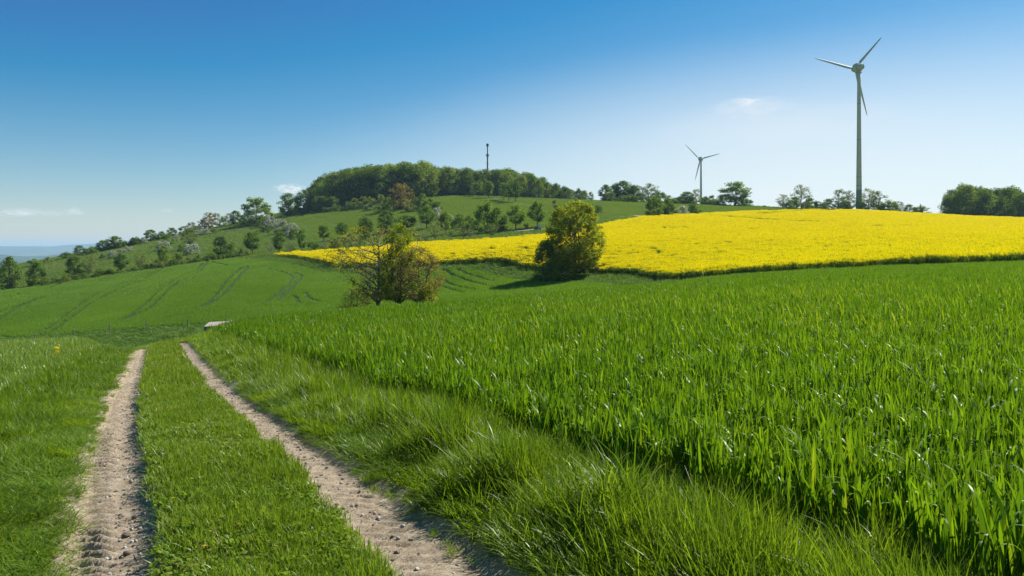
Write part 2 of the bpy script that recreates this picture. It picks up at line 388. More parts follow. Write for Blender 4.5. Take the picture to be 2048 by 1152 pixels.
# ------------------------------------------------------------------ lane: rut profile
RUTS = [(-0.12, 0.255), (1.40, 0.25)]          # centre across the lane, half width
def rut_end(Y): return np.clip((39 - Y) / 6, 0, 1)
def near_flare(t): return np.interp(t, [3.0, 4.5, 7.5], [0.20, 0.14, 0.0])      # the right rut is worn wider near the gateway
def rut_depth(s, t):
    w = 0.06 * fbm(t * 0.55, t * 0 + 1.7, 3, 41)
    d = 0
    for q, (c, hw) in enumerate(RUTS):
        e = near_flare(t) / 2 if q else 0.0
        x = np.abs(s + w - c - e) / (hw + e)
        d = d + np.clip(1.25 - x, 0, 0.45) / 0.45
    return d

def make_ground():
    X, Y = _GX, _GY; Z = _GZ.copy()
    s = lane_s(X, Y); t = X * TDIR[0] + Y * TDIR[1]
    inner = np.zeros_like(Z)
    for c, hw in RUTS: e = near_flare(t) / 2 if c > 0.5 else 0.0; inner = np.maximum(inner, np.clip((hw + 0.14 + e - np.abs(s - c - e)) / 0.05, 0, 1))
    Z -= 0.25 * inner * (Y < 44) * (Y > -8)
    V = np.stack([X.ravel(), Y.ravel(), Z.ravel()], 1)
    idx = np.arange(NU * NW).reshape(NU, NW)
    Q = np.stack([idx[:-1, :-1].ravel(), idx[1:, :-1].ravel(), idx[1:, 1:].ravel(), idx[:-1, 1:].ravel()], 1)
    me = np_mesh('ground', V, [Q], None, True)
    # colour zones of the land itself: soil under crops, meadow, lowland patches with woods
    C = np.zeros((NU * NW, 4), np.float32); C[:, 3] = 1
    x, y = X.ravel(), Y.ravel()
    C[:, :3] = (0.075, 0.115, 0.022)
    n = fbm(x / 40, y / 40, 4, 9)[:, None]
    C[:, :3] *= (1 + 0.7 * n)
    C[inside(x, y, VALLEY), :3] = (0.032, 0.062, 0.012)
    C[inside(x, y, RAPE), :3] = (0.06, 0.085, 0.012)
    for P in (HILL_A, HILL_B, HILL_C): C[inside(x, y, P), :3] = (0.07, 0.13, 0.022)
    near = y < 75
    C[near, :3] = np.array((0.045, 0.06, 0.018))
    C[near & (lane_s(x, y) > 4.1), :3] = (0.05, 0.045, 0.02)
    C[near & (lane_s(x, y) < -2.2), :3] = (0.05, 0.05, 0.02)
    far = y > 1500
    fp = vnoise(x / 420 + 3, y / 700, 77); fw = fbm(x / 900, y / 1600, 4, 78)
    C[far, :3] = np.where(fw[far][:, None] > 0.04, (0.010, 0.022, 0.012), np.where(fp[far][:, None] > 0.6, (0.07, 0.10, 0.03), (0.03, 0.06, 0.02)))
    a = me.color_attributes.new('zone', 'FLOAT_COLOR', 'POINT'); a.data.foreach_set('color', C.ravel())
    m = new_mat('ground_soil'); nt = m.node_tree; N = nt.nodes.new; L = nt.links.new
    out = N('ShaderNodeOutputMaterial'); b = N('ShaderNodeBsdfPrincipled'); L(b.outputs[0], out.inputs[0]); b.inputs['Roughness'].default_value = 0.95; b.inputs['Specular IOR Level'].default_value = 0.1
    at_ = N('ShaderNodeAttribute'); at_.attribute_name = 'zone'
    geo = N('ShaderNodeNewGeometry'); nz = N('ShaderNodeTexNoise'); nz.inputs['Scale'].default_value = 1.3; nz.inputs['Detail'].default_value = 9; nz.inputs['Roughness'].default_value = 0.7; L(geo.outputs['Position'], nz.inputs['Vector'])
    r = ramp_node(nt, [(0.25, (0.55, 0.55, 0.5)), (0.75, (1.4, 1.4, 1.3))]); L(nz.outputs['Fac'], r.inputs[0])
    mx = N('ShaderNodeMix'); mx.data_type = 'RGBA'; mx.blend_type = 'MULTIPLY'; mx.inputs['Factor'].default_value = 1; L(at_.outputs['Color'], mx.inputs['A']); L(r.outputs[0], mx.inputs['B']); L(mx.outputs['Result'], b.inputs['Base Color'])
    bp = N('ShaderNodeBump'); bp.inputs['Distance'].default_value = 0.08; bp.inputs['Strength'].default_value = 0.8; L(nz.outputs['Fac'], bp.inputs['Height']); L(bp.outputs[0], b.inputs['Normal'])
    me.materials.append(m)
    g = obj('ground', me); tag(g, 'rolling grassy hill land reaching to the horizon', 'ground', kind='structure')
    return g
GROUND = make_ground()

# materials for grass and crops
M_WHEAT = leaf_mat('wheat_leaf', [(0.0, (0.055, 0.13, 0.008)), (0.5, (0.105, 0.215, 0.010)), (0.97, (0.165, 0.285, 0.012)), (1.0, (0.22, 0.29, 0.02))], trans=0.55, gloss=0.006, rough=0.42, patch=0.25, patch_scale=0.25)
M_WHEATF = leaf_mat('valley_wheat_leaf', [(0.0, (0.10, 0.205, 0.02)), (0.6, (0.14, 0.27, 0.026)), (1.0, (0.18, 0.31, 0.032))], trans=0.45, gloss=0.006, rough=0.5, patch=0.55, patch_scale=0.06)
M_HILLF = leaf_mat('upper_field_leaf', [(0.0, (0.13, 0.21, 0.03)), (0.6, (0.17, 0.26, 0.036)), (1.0, (0.21, 0.30, 0.045))], trans=0.4, gloss=0.005, rough=0.5, patch=0.4, patch_scale=0.03)
M_GRASS = leaf_mat('verge_grass_blade', [(0.0, (0.085, 0.16, 0.012)), (0.6, (0.15, 0.255, 0.014)), (0.94, (0.23, 0.325, 0.03)), (1.0, (0.32, 0.30, 0.13))], trans=0.55, gloss=0.0045, rough=0.4, patch=0.25, patch_scale=0.6)
M_SHORT = leaf_mat('lane_grass_blade', [(0.0, (0.095, 0.165, 0.014)), (0.6, (0.17, 0.275, 0.02)), (0.92, (0.24, 0.335, 0.04)), (1.0, (0.32, 0.30, 0.10))], trans=0.5, gloss=0.005, rough=0.4, patch=0.3, patch_scale=0.9)
M_BARLEY = leaf_mat('barley_leaf', [(0.0, (0.085, 0.165, 0.012)), (0.6, (0.14, 0.24, 0.018)), (1.0, (0.19, 0.29, 0.03))], trans=0.5, gloss=0.012, rough=0.35, patch=0.2, patch_scale=0.3)
M_AWN = leaf_mat('barley_awn', [(0.0, (0.15, 0.25, 0.045)), (1.0, (0.25, 0.345, 0.085))], trans=0.5, gloss=0.01)
M_MEADOW = leaf_mat('meadow_grass_blade', [(0.0, (0.085, 0.165, 0.02)), (0.5, (0.135, 0.22, 0.03)), (1.0, (0.20, 0.26, 0.055))], trans=0.4, gloss=0.004, rough=0.5, patch=0.5, patch_scale=0.03)
M_BANK = leaf_mat('bank_grass_blade', [(0.0, (0.06, 0.14, 0.014)), (0.5, (0.10, 0.20, 0.02)), (1.0, (0.16, 0.24, 0.04))], trans=0.42, gloss=0.006, rough=0.5, patch=0.4, patch_scale=0.25)
M_RSTEM = leaf_mat('rapeseed_leaf', [(0.0, (0.08, 0.15, 0.016)), (1.0, (0.16, 0.25, 0.03))], trans=0.45, gloss=0.006)
M_RFLOW = leaf_mat('rapeseed_petal', [(0.0, (0.78, 0.63, 0.0)), (0.5, (0.87, 0.74, 0.0)), (1.0, (0.90, 0.80, 0.002))], trans=0.45, gloss=0.0, patch=0.25, patch_scale=0.06, trans_tint=(1, 1, 1))

# ------------------------------------------------------------------ blades, clumps, scatter
def blades(n, radius, hmean, hsd, width, lean, curve, segs=3, seed=0, z0=(0, 0), lens=1.0, fold=0.0):
    g = np.random.default_rng(seed)
    rad = radius * np.sqrt(g.random(n)); az0 = g.random(n) * 6.283
    bx, by = rad * np.cos(az0), rad * np.sin(az0); bz = g.uniform(z0[0], z0[1], n)
    L = np.maximum(g.normal(hmean, hsd, n), hmean * 0.35)
    az = g.random(n) * 6.283; th0 = np.abs(g.normal(0, lean, n)); cv = np.abs(g.normal(curve, curve * 0.6, n))
    tw = g.normal(0, 0.5, n); wd = width * g.uniform(0.7, 1.25, n)
    V = []; p = np.stack([bx, by, bz], 1)
    prof_w = [0.55, 1.0, 0.9, 0.55] if segs == 3 else ([0.7, 1.0, 0.0] if segs == 2 else list(np.sin(np.linspace(0.5, 2.75, segs + 1)) ** 0.8))
    step = L / segs
    for k in range(segs + 1):
        t = k / segs; th = th0 + cv * t ** 1.6
        side = np.stack([-np.sin(az + tw * t), np.cos(az + tw * t), np.zeros(n)], 1)
        wk = wd * (prof_w[k] if k < segs else 0.0) * 0.5
        if k < segs:
            V.append(p - side * wk[:, None]); V.append(p + side * wk[:, None])
        else: V.append(p.copy())
        dirv = np.stack([np.sin(th) * np.cos(az), np.sin(th) * np.sin(az), np.cos(th)], 1)
        p = p + dirv * step[:, None]
    V = np.stack(V, 1)                                      # n, 2*segs+1, 3
    m = 2 * segs + 1; base = (np.arange(n) * m)[:, None]
    Q = [base + np.array([[2 * k, 2 * k + 1, 2 * k + 3, 2 * k + 2]]) for k in range(segs - 1)]
    T = base + np.array([[2 * segs - 2, 2 * segs - 1, 2 * segs]])
    V = V.reshape(-1, 3); V[:, 2] = np.maximum(V[:, 2], 0.004)
    return V, (np.concatenate(Q) if Q else np.zeros((0, 4), int)), T

def merge(parts, name, mats):
    """parts: list of (V, Q, T, material index)"""
    Vs, Qs, Ts, mq, mt, o = [], [], [], [], [], 0
    for V, Q, T, mi in parts:
        Vs.append(V); Qs.append(Q + o); Ts.append(T + o); mq += [mi] * len(Q); mt += [mi] * len(T); o += len(V)
    me = np_mesh(name, np.concatenate(Vs), [a for a in (np.concatenate(Qs), np.concatenate(Ts)) if len(a)], None)
    for m in mats: me.materials.append(m)
    me.polygons.foreach_set('material_index', np.array(mq + mt, np.int32))
    return me

def quads(P, Nn, size, g, aspect=0.7):
    """leaf-sized rhombs at P with normals Nn"""
    n = len(P); r = g.normal(size=(n, 3)); a = np.cross(Nn, r); a /= np.linalg.norm(a, axis=1)[:, None] + 1e-9; b = np.cross(Nn, a); b /= np.linalg.norm(b, axis=1)[:, None] + 1e-9
    s = (size * g.uniform(0.6, 1.35, n))[:, None] * 0.5
    V = np.stack([P - a * s, P - b * s * aspect, P + a * s, P + b * s * aspect], 1).reshape(-1, 3)
    Q = (np.arange(n) * 4)[:, None] + np.arange(4)[None]
    return V, Q, np.zeros((0, 3), int)

def proto(me): return bpy.data.objects.new(me.name, me)

def scatter(name, P, rot, scl, idx, protos, label, cat):
    """uncountable growth: points carrying instances of a few clumps"""
    col = bpy.data.collections.new(name + '_sources')
    for p in protos: col.objects.link(p)
    me = bpy.data.meshes.new(name); me.vertices.add(len(P)); me.vertices.foreach_set('co', np.asarray(P, np.float32).ravel())
    for nm, ty, arr, key in (('rot', 'FLOAT_VECTOR', rot, 'vector'), ('scl', 'FLOAT_VECTOR', scl, 'vector'), ('idx', 'INT', idx, 'value')):
        a = me.attributes.new(nm, ty, 'POINT'); a.data.foreach_set(key, np.asarray(arr, np.int32 if ty == 'INT' else np.float32).ravel())
    o = obj(name, me); tag(o, label, cat, kind='stuff')
    ng = bpy.data.node_groups.new(name + '_nodes', 'GeometryNodeTree')
    ng.interface.new_socket('Geometry', in_out='INPUT', socket_type='NodeSocketGeometry'); ng.interface.new_socket('Geometry', in_out='OUTPUT', socket_type='NodeSocketGeometry')
    N = ng.nodes.new; L = ng.links.new
    gi, go = N('NodeGroupInput'), N('NodeGroupOutput'); ip = N('GeometryNodeInstanceOnPoints'); ci = N('GeometryNodeCollectionInfo')
    ci.inputs['Collection'].default_value = col; ci.inputs['Separate Children'].default_value = True; ci.inputs['Reset Children'].default_value = True
    def na(nm, ty):
        n = N('GeometryNodeInputNamedAttribute'); n.data_type = ty; n.inputs['Name'].default_value = nm; return n.outputs[0]
    L(gi.outputs[0], ip.inputs['Points']); L(ci.outputs[0], ip.inputs['Instance']); ip.inputs['Pick Instance'].default_value = True
    L(na('idx', 'INT'), ip.inputs['Instance Index']); L(na('rot', 'FLOAT_VECTOR'), ip.inputs['Rotation']); L(na('scl', 'FLOAT_VECTOR'), ip.inputs['Scale'])
    L(ip.outputs[0], go.inputs[0])
    md = o.modifiers.new('growth', 'NODES'); md.node_group = ng
    return o

def jitter(x0, x1, y0, y1, cell, g):
    nx, ny = int((x1 - x0) / cell), int((y1 - y0) / cell)
    a, b = np.meshgrid(np.arange(nx), np.arange(ny), indexing='ij')
    return (x0 + (a.ravel() + g.random(nx * ny)) * cell), (y0 + (b.ravel() + g.random(nx * ny)) * cell)
def in_view(X, Y, m=6): return (np.abs(X) < 0.80 * Y + m) & (Y > 1.2)
def rots_lean(n, g, ax, ay):
    """random spin, then a lean that neighbours share"""
    c = g.random(n) * 6.283; cc, sc_ = np.cos(c), np.sin(c); ca, sa, cb_, sb = np.cos(ax), np.sin(ax), np.cos(ay), np.sin(ay)
    m00, m10, m20 = cb_ * cc, ca * sc_ + sa * sb * cc, sa * sc_ - ca * sb * cc
    m21, m22 = sa * cc + ca * sb * sc_, ca * cb_
    return np.stack([np.arctan2(m21, m22), -np.arcsin(np.clip(m20, -1, 1)), np.arctan2(m10, m00)], 1)
def rots(n, g, tilt=0.08): return np.stack([g.normal(0, tilt, n), g.normal(0, tilt, n), g.random(n) * 6.283], 1)
def drape(X, Y, dz=0.0): return np.stack([X, Y, H(X, Y) + dz], 1)
def scl3(n, g, lo, hi, zlo=None, zhi=None):
    a = g.uniform(lo, hi, n); z = a if zlo is None else g.uniform(zlo, zhi, n)
    return np.stack([a, a, z], 1)

def cat_pts(bands, region, g):
    """bands: (ymin, ymax, cell, variant list)"""
    PX, PY, ID = [], [], []
    for y0, y1, cell, var in bands:
        X, Y = jitter(-0.8 * y1 - 6, 0.8 * y1 + 6, y0, y1, cell, g)
        k = in_view(X, Y); X, Y = X[k], Y[k]; k = region(X, Y); X, Y = X[k], Y[k]
        PX.append(X); PY.append(Y); ID.append(g.choice(var, len(X)))
    return np.concatenate(PX), np.concatenate(PY), np.concatenate(ID)

# ------------------------------------------------------------------ dirt ruts of the lane
def make_dirt():
    m = new_mat('lane_dirt'); nt = m.node_tree; N = nt.nodes.new; L = nt.links.new
    out = N('ShaderNodeOutputMaterial'); b = N('ShaderNodeBsdfPrincipled'); L(b.outputs[0], out.inputs[0]); b.inputs['Roughness'].default_value = 0.95; b.inputs['Specular IOR Level'].default_value = 0.15
    geo = N('ShaderNodeNewGeometry')
    def noise(sc, det=8, ro=0.65):
        n = N('ShaderNodeTexNoise'); n.inputs['Scale'].default_value = sc; n.inputs['Detail'].default_value = det; n.inputs['Roughness'].default_value = ro; L(geo.outputs['Position'], n.inputs['Vector']); return n.outputs['Fac']
    r = ramp_node(nt, [(0.25, (0.17, 0.125, 0.083)), (0.5, (0.32, 0.255, 0.18)), (0.75, (0.42, 0.35, 0.265))]); L(noise(7), r.inputs[0])
    r2 = ramp_node(nt, [(0.34, (0.55, 0.53, 0.5)), (0.5, (1, 1, 1)), (0.66, (1.2, 1.18, 1.15))]); L(noise(55, 5, 0.7), r2.inputs[0])
    mx = N('ShaderNodeMix'); mx.data_type = 'RGBA'; mx.blend_type = 'MULTIPLY'; mx.inputs['Factor'].default_value = 1; L(r.outputs[0], mx.inputs['A']); L(r2.outputs[0], mx.inputs['B']); L(mx.outputs['Result'], b.inputs['Base Color'])
    bp = N('ShaderNodeBump'); bp.inputs['Distance'].default_value = 0.014; L(noise(60, 8, 0.75), bp.inputs['Height']); L(bp.outputs[0], b.inputs['Normal'])
    root = empty('dirt_lane', (0, 0, 0)); tag(root, 'farm lane of two pale stony dirt wheel ruts', 'dirt lane', kind='structure')
    tl = [3.0]
    while tl[-1] < 46: tl.append(tl[-1] + max(0.018, 0.0032 * tl[-1]))
    tl = np.array(tl) - 1.5
    for ri, (c, hw) in enumerate(RUTS):
        sc = np.linspace(c - hw - 0.22, c + hw + (0.22 if ri == 0 else 0.42), 46)
        T, Sx = np.meshgrid(tl, sc, indexing='ij')
        X, Y = lane_xy(T, Sx)
        e = rut_end(Y)
        dep = np.clip(rut_depth(Sx, T), 0, 1) * e
        Z = H(X, Y) - 0.065 * dep + 0.010
        Z += 0.035 * fbm(X * 2.2, Y * 2.2, 4, 5) + 0.028 * fbm(X * 14, Y * 14, 3, 8) * dep
        rel = (Sx - c) / hw
        if ri == 0: lug, amp = np.clip(1 - np.abs(rel + 0.60) / 0.62, 0, 1), 0.078
        else: lug, amp = np.clip(1 - np.abs(rel - 0.25) / 0.9, 0, 1), 0.022
        ph = (T + 0.18 * rel * hw / 0.25 + 0.05 * fbm(T * 1.3, Sx * 3, 3, 4)) / 0.15
        saw = (ph % 1.0); bar = np.where(saw < 0.35, saw / 0.35, (1 - saw) / 0.65)
        keep = np.clip(3.0 * (vnoise(T * 0.6, Sx * 0, 14) - 0.22), 0.4, 1)
        Z += amp * np.minimum(lug * 1.6, 1) * (bar - 0.35) * keep * dep
        idx = np.arange(X.size).reshape(X.shape)
        Q = np.stack([idx[:-1, :-1].ravel(), idx[:-1, 1:].ravel(), idx[1:, 1:].ravel(), idx[1:, :-1].ravel()], 1)
        obj('rut', np_mesh('rut', np.stack([X.ravel(), Y.ravel(), Z.ravel()], 1), [Q], m, True), root)
    # gravel bedded in the ruts
    g = np.random.default_rng(5)
    gm = []
    for k, cc in enumerate([((0.42, 0.40, 0.37), (0.30, 0.27, 0.24)), ((0.20, 0.17, 0.14), (0.11, 0.095, 0.08)), ((0.33, 0.26, 0.19), (0.22, 0.17, 0.12))]):
        mt = solid_mat('pebble_%s' % ('pale', 'dark', 'tan')[k], cc[0], cc[1], 30, 0.9)
        for q in range(2):
            gm.append(proto(stone_mesh('pebble_%d_%d' % (k, q), 1.0, 60 + k * 7 + q, mt, 1)))
    n = 7000; t = 2.2 + 34 * g.random(n) ** 1.7; c = np.where(g.random(n) < 0.5, 0, 1)
    s = np.array([RUTS[0][0], RUTS[1][0]])[c] + g.normal(0.03, 0.12, n)
    X, Y = lane_xy(t, s)
    r = 0.0035 + 0.015 * g.random(n) ** 3.8
    dep = np.clip(rut_depth(s, t), 0, 1)
    P = np.stack([X, Y, H(X, Y) - 0.065 * dep + 0.012 + 0.2 * r + 0.035 * fbm(X * 2.2, Y * 2.2, 4, 5)], 1)
    sc = np.stack([r * g.uniform(0.8, 1.5, n), r * g.uniform(0.8, 1.4, n), r * g.uniform(0.5, 0.9, n)], 1)
    scatter('gravel', P, rots(n, g, 0.3), sc, g.integers(0, len(gm), n), gm, 'loose pale and dark gravel lying in the wheel ruts', 'gravel')

def stone_mesh(name, r, seed, mat, sub=2):
    import bmesh
    bm = bmesh.new(); bmesh.ops.create_icosphere(bm, subdivisions=sub, radius=r)
    g = np.random.default_rng(seed); dirs = g.normal(size=(9, 3)); dirs /= np.linalg.norm(dirs, axis=1)[:, None]; cut = g.uniform(0.62, 0.95, 9)
    for v in bm.verts:
        p = np.array(v.co)
        for d, c in zip(dirs, cut):
            e = p @ d - c * r
            if e > 0: p = p - d * e * 0.9
        v.co = p
    me = bpy.data.meshes.new(name); bm.to_mesh(me); bm.free(); me.materials.append(mat)
    return me
make_dirt()

# ------------------------------------------------------------------ crops and grass
def pm(name, parts, mats): return proto(merge(parts, name, mats))
def B(*a, mi=0, **k): V, Q, T = blades(*a, **k); return (V, Q, T, mi)

def make_wheat():
    g = np.random.default_rng(21)
    pr = []
    for k in range(4):      # near tufts: broad upright leaves, some folding over
        pr.append(pm('wheat_a%d' % k, [B(26, 0.13, 0.25, 0.05, 0.0165, 0.18, 0.22, segs=4, seed=100 + k, z0=(0.10, 0.24)), B(4, 0.13, 0.30, 0.05, 0.017, 0.25, 2.0, segs=6, seed=140 + k, z0=(0.16, 0.27)), B(7, 0.13, 0.32, 0.04, 0.009, 0.06, 0.05, segs=2, seed=180 + k)], [M_WHEAT]))
    for k in range(3):
        pr.append(pm('wheat_b%d' % k, [B(74, 0.26, 0.25, 0.05, 0.0155, 0.19, 0.25, segs=3, seed=200 + k, z0=(0.08, 0.24)), B(9, 0.26, 0.28, 0.05, 0.018, 0.25, 1.9, segs=5, seed=240 + k, z0=(0.16, 0.27))], [M_WHEAT]))
    for k in range(3):
        pr.append(pm('wheat_c%d' % k, [B(140, 0.46, 0.28, 0.06, 0.020, 0.20, 0.3, segs=2, seed=300 + k, z0=(0.02, 0.20)), B(16, 0.46, 0.26, 0.05, 0.022, 0.3, 1.8, segs=4, seed=340 + k, z0=(0.16, 0.26))], [M_WHEAT]))
    def region(X, Y):
        lim = np.interp(px_of(X, Y), *WHEAT_LIM)
        return (lane_s(X, Y) > 3.40 + 0.5 * fbm(X * 0.7, Y * 0.7, 3, 6)) & (Y < lim)
    X, Y, ID = cat_pts([(1.2, 11, 0.16, [0, 1, 2, 3]), (11, 28, 0.26, [4, 5, 6]), (28, 94, 0.42, [7, 8, 9])], region, g)
    n = len(X); print('wheat', n)
    hs = 1.0 + 0.35 * fbm(X / 3.0, Y / 3.0, 3, 15) + 0.35 * fbm(X / 0.5, Y / 0.5, 2, 16)
    sc = scl3(n, g, 0.85, 1.15); sc[:, 2] = g.uniform(0.95, 1.2, n) * hs
    scatter('wheat_crop', drape(X, Y), rots(n, g, 0.05), sc, ID, pr, 'dense young green wheat filling the near field beside the lane', 'wheat')

def make_verges():
    g = np.random.default_rng(22)
    pr = []
    for k in range(3):      # long verge grass
        pr.append(pm('verge_a%d' % k, [B(60, 0.11, 0.34, 0.09, 0.0058, 0.22, 0.75, segs=4, seed=400 + k), B(14, 0.11, 0.2, 0.05, 0.008, 0.5, 0.9, segs=3, seed=430 + k)], [M_GRASS]))
    for k in range(3):      # short turf
        pr.append(pm('verge_b%d' % k, [B(75, 0.10, 0.10, 0.03, 0.0052, 0.42, 0.7, segs=3, seed=440 + k)], [M_SHORT]))
    for k in range(2):      # long grass, coarse
        pr.append(pm('verge_c%d' % k, [B(110, 0.26, 0.36, 0.09, 0.011, 0.25, 0.7, segs=3, seed=460 + k)], [M_GRASS]))
    for k in range(2):      # short turf, coarse
        pr.append(pm('verge_d%d' % k, [B(120, 0.2, 0.11, 0.03, 0.010, 0.42, 0.7, segs=2, seed=480 + k)], [M_SHORT]))
    for k in range(2):      # flowering stalks
        pr.append(pm('verge_e%d' % k, [B(9, 0.12, 0.5, 0.08, 0.004, 0.14, 0.5, segs=4, seed=490 + k)], [M_GRASS]))
    for k in range(2):      # clover and other broad-leaved herbs
        gg = np.random.default_rng(495 + k); rr = 0.09 * np.sqrt(gg.random(46)); aa = gg.random(46) * 6.283
        P = np.stack([rr * np.cos(aa), rr * np.sin(aa), gg.uniform(0.02, 0.085, 46)], 1); Nn = gg.normal(0, 0.45, (46, 3)); Nn[:, 2] = 1; Nn /= np.linalg.norm(Nn, axis=1)[:, None]
        V, Q, T = quads(P, Nn, np.full(46, 0.028), gg, 0.85)
        pr.append(pm('verge_f%d' % k, [(V, Q, T, 0), B(22, 0.10, 0.08, 0.02, 0.005, 0.4, 0.7, segs=2, seed=498 + k)], [M_SHORT]))
    # right verge
    def edge_noise(X, Y): return 0.12 * fbm(X * 1.6, Y * 1.6, 3, 55)
    def right(X, Y):
        s = lane_s(X, Y); return (s > 1.74 + near_flare(X * TDIR[0] + Y * TDIR[1]) + edge_noise(X, Y) + 0.10 * (Y > 13.5)) & (s < 3.9) & (Y < 56)
    X, Y, ID = cat_pts([(1.2, 14, 0.085, [0, 1, 2]), (14, 56, 0.2, [6, 7])], right, g)
    s = lane_s(X, Y); n = len(X)
    h = np.clip((s - 1.58) / 0.95, 0.20, 1.0) * (0.85 + 1.3 * fbm(X * 1.3, Y * 1.3, 3, 61) + 1.1 * fbm(X * 3.2, Y * 3.2, 2, 62))
    h *= np.interp(s, [2.5, 3.2, 3.9], [1, 0.62, 0.4]) * np.interp(Y, [24, 34], [1, 0.6])
    sc = scl3(n, g, 0.85, 1.25); sc[:, 2] = np.clip(h, 0.15, 1.35) * g.uniform(0.75, 1.2, n)
    # grass near the ruts leans over the lane
    ID = np.where((ID < 3) & (g.random(n) < 0.05), g.integers(10, 12, n), ID)
    rt = rots_lean(n, g, 1.0 * fbm(X * 1.4, Y * 1.4, 3, 63) + g.normal(0, 0.13, n), 1.0 * fbm(X * 1.4, Y * 1.4, 3, 64) + g.normal(0, 0.13, n) - 0.10 * np.clip(2.6 - s, 0, 1))
    scatter('verge_grass', drape(X, Y), rt, sc, ID, pr, 'long ragged grass on the verge between lane and wheat', 'grass'); print('verge', n)
    # centre strip
    def mid(X, Y):
        s = lane_s(X, Y); e = edge_noise(X + 9, Y)
        end = Y > 33
        return (s > 0.15 + e + 0.07 * (Y > 12.5)) & (s < 1.12 + edge_noise(X, Y + 9) - 0.07 * (Y > 12.5)) & (Y < 44) | (end & (s > -0.6) & (s < 1.9) & (Y < 50) & (g.random(len(X)) < np.clip((Y - 33) / 5, 0, 1)))
    X, Y, ID = cat_pts([(1.2, 13, 0.06, [3, 4, 5]), (13, 50, 0.13, [8, 9])], mid, g)
    k = (fbm(X * 2.6, Y * 2.6, 3, 73) > -0.20) | (g.random(len(X)) < 0.35); X, Y, ID = X[k], Y[k], ID[k]
    n = len(X); s = lane_s(X, Y); ID = np.where((Y < 13) & (g.random(n) < 0.22 + 0.9 * fbm(X * 1.7, Y * 1.7, 2, 74)), g.integers(12, 14, n), ID)
    h = (1.0 + 1.9 * fbm(X * 1.1, Y * 1.1, 3, 71) + 0.9 * fbm(X * 4, Y * 4, 2, 72)) * np.clip((s - 0.06) / 0.22, 0.5, 1)
    sc = scl3(n, g, 0.85, 1.25); sc[:, 2] = np.clip(h, 0.45, 1.8) * g.uniform(0.8, 1.2, n)
    scatter('lane_grass', drape(X, Y, 0.015), rots_lean(n, g, 0.5 * fbm(X * 1.5, Y * 1.5, 3, 75) + g.normal(0, 0.14, n), 0.5 * fbm(X * 1.5, Y * 1.5, 3, 76) + g.normal(0, 0.14, n)), sc, ID, pr2(pr), 'short green turf between the two wheel ruts', 'grass'); print('lane', n)
    # left verge
    def left(X, Y):
        s = lane_s(X, Y); return (s < -0.46 + edge_noise(X, Y + 5) - 0.13 * (Y > 12.5)) & (s > -2.5) & (Y < 50)
    X, Y, ID = cat_pts([(1.2, 13, 0.075, [0, 1, 2, 3, 4, 5]), (13, 50, 0.18, [6, 7, 8])], left, g)
    n = len(X); s = lane_s(X, Y); h = np.clip((-0.38 - s) / 1.25, 0.15, 1.0) * (0.85 + 1.2 * fbm(X * 1.3, Y * 1.3, 3, 81) + 0.8 * fbm(X * 3.2, Y * 3.2, 2, 82))
    sc = scl3(n, g, 0.85, 1.25); sc[:, 2] = np.clip(h, 0.13, 1.3) * g.uniform(0.8, 1.15, n) * np.where((ID >= 3) & (ID <= 5), 1.6, 0.8)
    scatter('field_edge_grass', drape(X, Y), rots_lean(n, g, 0.9 * fbm(X * 1.4, Y * 1.4, 3, 83) + g.normal(0, 0.13, n), 0.9 * fbm(X * 1.4, Y * 1.4, 3, 84) + g.normal(0, 0.13, n)), sc, ID, pr2(pr), 'soft grass on the verge between lane and barley', 'grass'); print('left', n)
    # sparse sprouts spilling into the ruts
    n = 420; t = 2.5 + 34 * g.random(n) ** 1.5; c = g.integers(0, 4, n)
    s = np.array([RUTS[0][0] - RUTS[0][1], RUTS[0][0] + RUTS[0][1], RUTS[1][0] - RUTS[1][1], RUTS[1][0] + RUTS[1][1]])[c] + np.array([-1, 1, -1, 1])[c] * np.abs(g.normal(0, 0.06, n)) + g.normal(0, 0.02, n)
    X, Y = lane_xy(t, s)
    sc = scl3(n, g, 0.25, 0.55)
    scatter('rut_edge_grass', drape(X, Y, -0.03), rots(n, g, 0.2), sc, g.integers(3, 6, n), pr2(pr), 'sparse low sprouts of grass along the rut edges', 'grass')
def pr2(pr): return [bpy.data.objects.new(p.name, p.data) for p in pr]

def make_barley():
    g = np.random.default_rng(23); pr = []
    def ears(n, r, seed, w, L):
        V, Q, T = blades(n, r, L, 0.02, w, 0.35, 0.9, segs=2, seed=seed, z0=(0.50, 0.62)); return (V, Q, T, 1)
    for k in range(3):
        pr.append(pm('barley_a%d' % k, [B(30, 0.15, 0.34, 0.06, 0.013, 0.15, 0.35, segs=3, seed=500 + k, z0=(0.05, 0.26)), B(14, 0.15, 0.58, 0.05, 0.006, 0.05, 0.08, segs=2, seed=520 + k), ears(26, 0.15, 540 + k, 0.006, 0.13)], [M_BARLEY, M_AWN]))
    for k in range(2):
        pr.append(pm('barley_b%d' % k, [B(80, 0.36, 0.36, 0.06, 0.02, 0.17, 0.35, segs=2, seed=560 + k, z0=(0.05, 0.26)), ears(75, 0.36, 580 + k, 0.011, 0.14)], [M_BARLEY, M_AWN]))
    def region(X, Y): return (lane_s(X, Y) < -2.15 + 0.6 * fbm(X * 0.8, Y * 0.8, 3, 7)) & (Y < 48)
    X, Y, ID = cat_pts([(1.2, 16, 0.17, [0, 1, 2]), (16, 50, 0.34, [3, 4])], region, g)
    n = len(X); sc = scl3(n, g, 0.85, 1.15, 1.0, 1.3); sc[:, 2] *= np.clip((-1.7 - lane_s(X, Y)) / 1.0, 0.6, 1)
    scatter('barley_crop', drape(X, Y), rots(n, g, 0.05), sc, ID, pr, 'pale green bearded barley left of the lane', 'barley'); print('barley', n)

